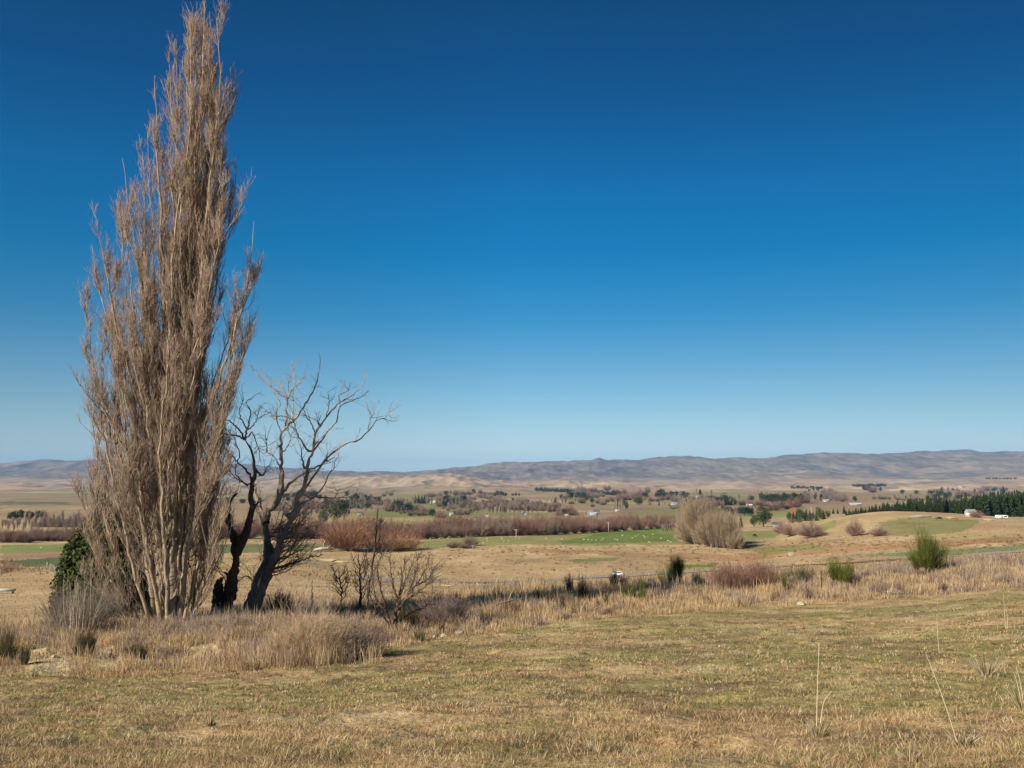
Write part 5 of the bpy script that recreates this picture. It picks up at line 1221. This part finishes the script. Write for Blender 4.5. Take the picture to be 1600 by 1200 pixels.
house(677,787,9,4.5,'offwhite','roof_white','white far house left of the round dark tree')
house(741,789,8,4,'offwhite','roof_grey','white far house right of the round dark tree')
house(700,789,5,3,'offwhite','roof_grey','tiny white far house at the brown far tree')
house(705,806,5.5,5,'cream','roof_white','cream shed in the open paddock above the red belt',cat='shed',win=False)
house(716,799,9,3.5,'greywall','roof_teal','dark roofed shed in the green strip left of the far poplars',cat='shed',win=False)
house(750,812,17,4.5,'offwhite','roof_teal','long dark roofed house just above the red belt')
house(761,810,4,5,'offwhite','roof_white','white gable end right of the long dark roofed house')
house(734,812,4,3.5,'cream','roof_white','small cream shed left of the long dark roofed house',cat='shed',win=False)
house(786,812,3,4,'offwhite','roof_white','small white shed right of the long dark roofed house',cat='shed',win=False)
house(821,805,6,4,'cream','roof_grey','cream house partly behind bare trees above the belt')
house(885,807,5,3.5,'offwhite','roof_white','lone white shed on the grey ploughed field',cat='shed',win=False)
house(926,805,14,5,'offwhite','roof_grey','grey roofed house in the cluster at centre')
house(917,809,9,3,'greywall','roof_white','pale green roofed shed at the front of the centre cluster',cat='shed',win=False)
house(932,803,9,6,'cream','roof_teal','dark roofed house behind the grey roofed one in the centre cluster')
house(964,799,6,3,'offwhite','roof_white','white shed under the tight group of far poplars',cat='shed',win=False)
house(617,799,10,3.5,'offwhite','roof_white','long white shed above the domed willow',cat='shed',win=False)
house(563,804,9,3.5,'greywall','roof_teal','dark green shed above the domed willow',cat='shed',win=False)
house(1054,789,10,4,'offwhite','roof_grey','white far house left of the big clump top')
house(1092,778,8,3.5,'offwhite','roof_white','white far house above the big clump')
house(1111,778,5,3,'offwhite','roof_red','small red roofed far house above the big clump')
house(1101,788,9,4,'greywall','roof_grey','grey far house between the clump and the lone large pine')
house(1171,792,9,4.5,'brick','roof_white','brick far house with a pale roof right of the lone large pine')
house(1160,796,13,3,'greywall','roof_teal','low green roofed shed in front of the brick far house',cat='shed',win=False)
house(1210,791,13,3,'offwhite','roof_white','long white far shed under the dark wood',cat='shed',win=False)
house(1291,784,8,4,'offwhite','roof_grey','white far house behind bare trees right of the wood')
house(1336,789,16,3.2,'greywall','roof_white','long pale far shed behind the knoll',cat='shed',win=False)
house(1214,824,13,8,'post','roof_teal','dark roofed open shed beside the round evergreen',400,cat='shed',win=False,rz=.1)
house(1517,807,14,11,'cream','roof_grey','grey roofed white house in front of the plantation',380)
house(1503,762,8,3,'offwhite','roof_grey','far white house beyond the right plantation, left one')
house(1558,768,8,3,'offwhite','roof_grey','far white house beyond the right plantation, right one')
house(25,812,6,3,'offwhite','roof_white','white shed under the dark evergreens at left',cat='shed',win=False)
p = hit(1211, 822, 380); o = MB(); o.tube([(0, 0, -.2), (0, 0, 1.5), (0, 0, 1.7)], [1.0, 1.0, .5], 14); tag(o.build('water_tank', M['white'], None, tuple(p + np.array([0, -4.5, 0]))), 'round white water tank in front of the dark roofed shed', 'tank')
# caravan
p = hit(1565, 810.5, 300); k = p[1] / FPX; L_, Wc, Hc = 16.5 * k, 2.3, 5.2 * k
r = thing('caravan', 'long white caravan parked in front of the plantation at far right', 'caravan', p, None, .06)
prof = np.array([(-.5, .18), (-.5, .62), (-.46, .92), (-.38, 1.0), (.36, 1.0), (.47, .90), (.5, .60), (.46, .18)]); n = len(prof)
V1 = np.concatenate([np.stack([prof[:, 0] * L_, np.full(n, y), prof[:, 1] * Hc], -1) for y in (-Wc / 2, Wc / 2)])
o = MB(); o.add(V1, [(i, (i + 1) % n, n + (i + 1) % n, n + i) for i in range(n)]); o.add(V1, [tuple(range(n))[::-1], tuple(range(n, 2 * n))]); o.build('body', M['white'], r)
for x, w in ((.18, .8), (.32, .8)):
    MB().box((x * L_, -Wc / 2 - .02, Hc * .66), (w, .05, .5)).build('window', M['glass'], r)
MB().box((-.1 * L_, -Wc / 2 - .02, Hc * .55), (.65, .04, Hc * .62)).build('door', M['greywall'], r)
for x in (-.35, .35):
    o = MB(); w = o.tube([(x, -Wc / 2 + .02, .3), (x, -Wc / 2 - .16, .3)], .32, 16).build('wheel', M['rubber'], r); MB().tube([(x, -Wc / 2 - .15, .3), (x, -Wc / 2 - .18, .3)], .17, 12).build('rim', M['rim'], w)
MB().tube([(-L_ / 2, 0, .35), (-L_ / 2 - 1.2, 0, .4)], .06, 6).build('drawbar', M['greywall'], r)
# soil heaps
for i, (px, py, d, m, lab) in enumerate([(1486, 811, (8, 6, 2.6), 'soil_heap', 'orange soil heap on the works left of the grey roofed house'), (1467, 811, (4, 3, 1.8), 'rust', 'dark rubble heap left of the orange soil heap'), (1440, 808, (12, 6, 1.8), 'post', 'low grey gravel heap at the right foot of the knoll top'), (1545, 813, (9, 5, 1.2), 'clay', 'pale gravel heap between the house and the caravan')]):
    p = hit(px, py, 300); rock('soil_heap', lab, 'heap', p + np.array([0, 0, d[2] * .12]), d, 400 + i, m, 'heaps at the works')
for i, (px, py, d, lab) in enumerate([(510, 876, (12, 4, 1.8), 'long pale clay heap in the pasture under the domed willow'), (527, 878, (9, 3.5, 1.6), 'pale clay heap right of the long one under the domed willow'), (95, 890, (5, 2.5, 1.3), 'pale clay bank beside the short fence at left'), (700, 916, (3, 1.5, .7), 'pale clay patch in front of the road, left'), (755, 915, (3.4, 1.5, .6), 'pale clay patch in front of the road, right'), (925, 913, (3.0, 1.6, .9), 'pale clay heap on the road verge behind the dock pair')]):
    p = hit(px, py, 75); rock('clay_heap', lab, 'heap', p, d, 420 + i, 'clay', 'clay heaps in the pasture')
p = hit(482, 879, 75); o = MB(); g = np.stack(np.meshgrid(np.linspace(-4, 4, 14), np.linspace(-2, 2, 7), indexing='ij'), -1).reshape(-1, 2); gz = ground(g[:, 0] + p[0], g[:, 1] + p[1]) - p[2] + .15 + .2 * fbm(g[:, 0], g[:, 1], 3, 3)
gi = np.arange(98).reshape(14, 7); o.add(np.column_stack([g, gz]), np.stack([gi[:-1, :-1], gi[1:, :-1], gi[1:, 1:], gi[:-1, 1:]], -1).reshape(-1, 4)); tag(o.build('tarpaulin', M['plastic_blue']), 'pale blue sheet lying on the ground behind the gaunt tree', 'sheet'); bpy.data.objects['tarpaulin'].location = tuple(p)
# dead uprooted trunk beside the domed willow
p = hit(505, 862, 200); r = thing('uprooted_stump', 'bleached uprooted trunk with jagged limbs at the foot of the domed willow', 'stump', p)
o = MB(); o.tube([(-4, 0, .6), (0, 0, 1.4), (4, .5, .9)], [.5, .8, .35], 8); o.tube([(0, 0, 1.2), (.5, 0, 4.5)], [.6, .15], 7); o.tube([(1.5, 0, 1.2), (3.2, 0, 2.8)], [.4, .12], 6); o.build('trunk', M['trunk_pale'], r)

# ------------------------------------------------------------------ white car on the road
def car(p, rz):
    r = thing('parked_car', 'white hatchback on the valley road, half hidden by the bank grass', 'car', p, None, rz); r.name = 'car'
    L_, Wc = 3.9, 1.68; r.scale = (.88, .95, .95)
    prof = [(-1.95,.30),(-1.98,.62),(-1.90,.92),(-.95,1.0),(1.0,.98),(1.78,.80),(1.95,.58),(1.93,.30)]; n = len(prof); cab = [(-1.86,.93),(-1.55,1.40),(-1.2,1.50),(.15,1.50),(.45,1.42),(1.15,.95)]; m = len(cab)
    def ext(pr, w0, w1, zt):
        pr = np.array(pr); ww = lerp(w0, w1, np.clip((pr[:, 1] - .9) / .6, 0, 1)) / 2
        return np.concatenate([np.stack([pr[:, 0], -ww, pr[:, 1]], -1), np.stack([pr[:, 0], ww, pr[:, 1]], -1)])
    o = MB(); o.add(ext(prof, Wc, Wc, 1), [(i, (i + 1) % n, n + (i + 1) % n, n + i) for i in range(n)]); o.add(ext(prof, Wc, Wc, 1), [tuple(range(n))[::-1], tuple(range(n, 2 * n))]); o.build('body', M['white'], r)
    o = MB(); o.add(ext(cab, Wc * .96, Wc * .76, 1), [(i, (i + 1) % m, m + (i + 1) % m, m + i) for i in range(m)]); o.add(ext(cab, Wc * .96, Wc * .76, 1), [tuple(range(m))[::-1], tuple(range(m, 2 * m))]); cb = o.build('cabin', M['white'], r)
    for s in (-1, 1):
        for x0, x1 in ((-1.5, -.55), (-.48, .75)):
            w0, w1 = lerp(Wc * .96, Wc * .76, .12) / 2 + .012, lerp(Wc * .96, Wc * .76, .82) / 2 + .012
            V1 = [(x0, s * w0, .99), (x1, s * w0, .99), (x1 - .42 * (x1 > 0), s * w1, 1.39), (x0 + .12 * (x0 < -1), s * w1, 1.39)]
            V1 = np.array(V1); V2 = V1 - np.array([0, s * .03, 0]); o = MB(); o.add(np.concatenate([V1, V2]), [(0, 1, 2, 3), (7, 6, 5, 4), (0, 1, 5, 4), (1, 2, 6, 5), (2, 3, 7, 6), (3, 0, 4, 7)]); o.build('side_window', M['glass'], cb)
    for name, a, b in (('windscreen', (1.10, .99), (.50, 1.41)), ('rear_window', (-1.84, .99), (-1.60, 1.36))):
        V1 = np.array([(a[0], -.72, a[1]), (a[0], .72, a[1]), (b[0], .62, b[1]), (b[0], -.62, b[1])]) + np.array([.02 if a[0] > 0 else -.02, 0, .012]); V2 = V1 - np.array([.02 if a[0] > 0 else -.02, 0, .03])
        o = MB(); o.add(np.concatenate([V1, V2]), [(0, 1, 2, 3), (7, 6, 5, 4), (0, 1, 5, 4), (1, 2, 6, 5), (2, 3, 7, 6), (3, 0, 4, 7)]); o.build(name, M['glass'], cb)
    for x in (-1.22, 1.22):
        for s in (-1, 1):
            w = MB().tube([(x, s * (Wc / 2 - .16), .30), (x, s * (Wc / 2 + .02), .30)], .30, 18).build('wheel', M['rubber'], r); MB().tube([(x, s * (Wc / 2 + .01), .30), (x, s * (Wc / 2 + .03), .30)], .19, 14).build('rim', M['rim'], w)
    for s in (-1, 1):
        MB().box((1.88, s * .62, .68), (.14, .28, .14)).build('headlight', M['lamp_clear'], r); MB().box((-1.96, s * .66, .80), (.08, .2, .22)).build('taillight', M['lamp_red'], r)
cp, crz = road_at(965); car(cp + np.array([0, 0, .02]), crz + math.radians(180))

# ------------------------------------------------------------------ sheep and a cow in the paddocks
def sheep_mesh(name, body_m, leg_m, big=1.0, neck_up=True):
    import bmesh
    me = bpy.data.meshes.new(name); sk = [(-.52,0,.66,.24),(-.25,0,.68,.30),(.1,0,.68,.30),(.36,0,.70,.24),(.56,0,.82 if neck_up else .5,.14),(.72,0,.92 if neck_up else .28,.11),(.86,0,.88 if neck_up else .16,.07)]
    Vs = [s_[:3] for s_ in sk]; rad = [s_[3] for s_ in sk]; E = [(i, i + 1) for i in range(6)]
    for bi, x in ((0, -.42), (3, .36)):
        for y in (-.15, .15):
            a = len(Vs); Vs += [(x, y, .46), (x + (.03 if x > 0 else -.05), y, .25), (x, y, .02)]; rad += [.11, .055, .045]; E += [(bi if x > 0 else 1 - 1, a), (a, a + 1), (a + 1, a + 2)]
    for y in (-.1, .1):
        a = len(Vs); Vs.append((.70, y * 1.5, (.98 if neck_up else .34))); rad.append(.035); E.append((5, a))
    me.from_pydata([tuple(c * big for c in v) for v in Vs], E, [])
    o = bpy.data.objects.new('tmp', me); COL.objects.link(o); md = o.modifiers.new('skin', 'SKIN'); sv = me.skin_vertices[0].data
    for v, q in zip(sv, rad): v.radius = (q * big, q * big)
    sv[2].use_root = True
    o.modifiers.new('sub', 'SUBSURF').levels = 1
    dg = bpy.context.evaluated_depsgraph_get(); m2 = bpy.data.meshes.new_from_object(o.evaluated_get(dg)); bpy.data.objects.remove(o); m2.name = name
    m2.materials.clear(); m2.materials.append(M[body_m]); return m2
SH = [sheep_mesh('sheep', 'wool', 'skin_dark', 1.0, True), sheep_mesh('sheep', 'wool', 'skin_dark', 1.0, False)]
shp = [(993,839.5),(998,837),(1006,838.5),(1008,841),(1013,839.5),(919,844.5),(925,845.5),(932,845.5),(943,843.5),(961,844),(965,845),(988,842),(1043.5,846.5),(1033,842.5),(1015,848.5),(972,830.5),(973,838),(761,843),(784,843),(762,847),(788,847),(795,847),(854,843),(878,844.5),(672,843),(686,843),(750,851.5),(755,850),(912,844.5),(1048,848),(64,858),(1020,836),(940,845.5),(812,843),(700,843)]
for i, (px, py) in enumerate(shp):
    p = hit(px, py, 200); o = link('sheep', SH[i % 2], None, tuple(p)); o.rotation_euler = (0, 0, tr.uniform(-.7, .7) + (math.pi if tr.random() < .5 else 0)); o.scale = (.8,) * 3
    tag(o, 'white sheep grazing in the green paddock before the red belt' if px > 100 else 'white sheep alone on the green strip left of the poplar', 'sheep', 'sheep in the green paddock' if px > 100 else None)
p = hit(1179, 839, 250); o = link('cow', sheep_mesh('cow', 'cowhide', 'cowhide', 1.7, False), None, tuple(p)); tag(o, 'black cow grazing alone right of the big clump', 'cow')

# dark tussocks scattered over the rough pasture
rg = np.random.default_rng(31); Vs, Fs, Cs = [], [], []; nv = 0
for k in range(760):
    px = rg.uniform(640, 1600); py = (rg.uniform(850, 897) if k < 380 else rg.normal(862, 5)) - .02 * (px - 800); p = hit(px, py, 150, 600)
    if np.min(np.hypot(rc[:, 0] - p[0], rc[:, 1] - p[1])) < 5: continue
    V1, F1, C1 = shrub_mesh(int(k), rg.uniform(.35, .8), rg.uniform(.8, 2.0), 24, [(.20, .12, .055), (.14, .085, .045), (.26, .165, .075)], twigs=0, r=.045, K=3, lean=.6, base=.4)
    Vs.append(V1 + p); Fs.append(F1 + nv); Cs.append(C1); nv += len(V1)
tag(link('pasture_tussocks', mesh_np('pasture_tussocks', np.concatenate(Vs), [np.concatenate(Fs)], M['attr_twig'], col=np.concatenate(Cs))), 'brown tussocks and rushes dotted over the rough pasture', 'tussock', kind='stuff')

# ------------------------------------------------------------------ haze: the valley air
HAZE = 3.6e-5
o = MB().box((0, 3500, 650), (44000, 37000, 2000)).build('haze', None) if False else None
hm = bpy.data.materials.new('haze'); hm.use_nodes = True; N = hm.node_tree.nodes; N.remove(N['Principled BSDF'])
pv = N.new('ShaderNodeVolumePrincipled'); pv.inputs['Color'].default_value = (.33, .63, 1.0, 1); pv.inputs['Density'].default_value = HAZE; pv.inputs['Anisotropy'].default_value = 0.0
hm.node_tree.links.new(pv.outputs[0], N['Material Output'].inputs['Volume'])
zmin = float(GZ.min()) - 1.0; zmax = float(max(GZ.max(), 12)) + 5
o = MB().box((0, 0, (zmin + zmax) / 2), (46000, 46000, zmax - zmin)).build('haze', hm); tag(o, kind='stuff')
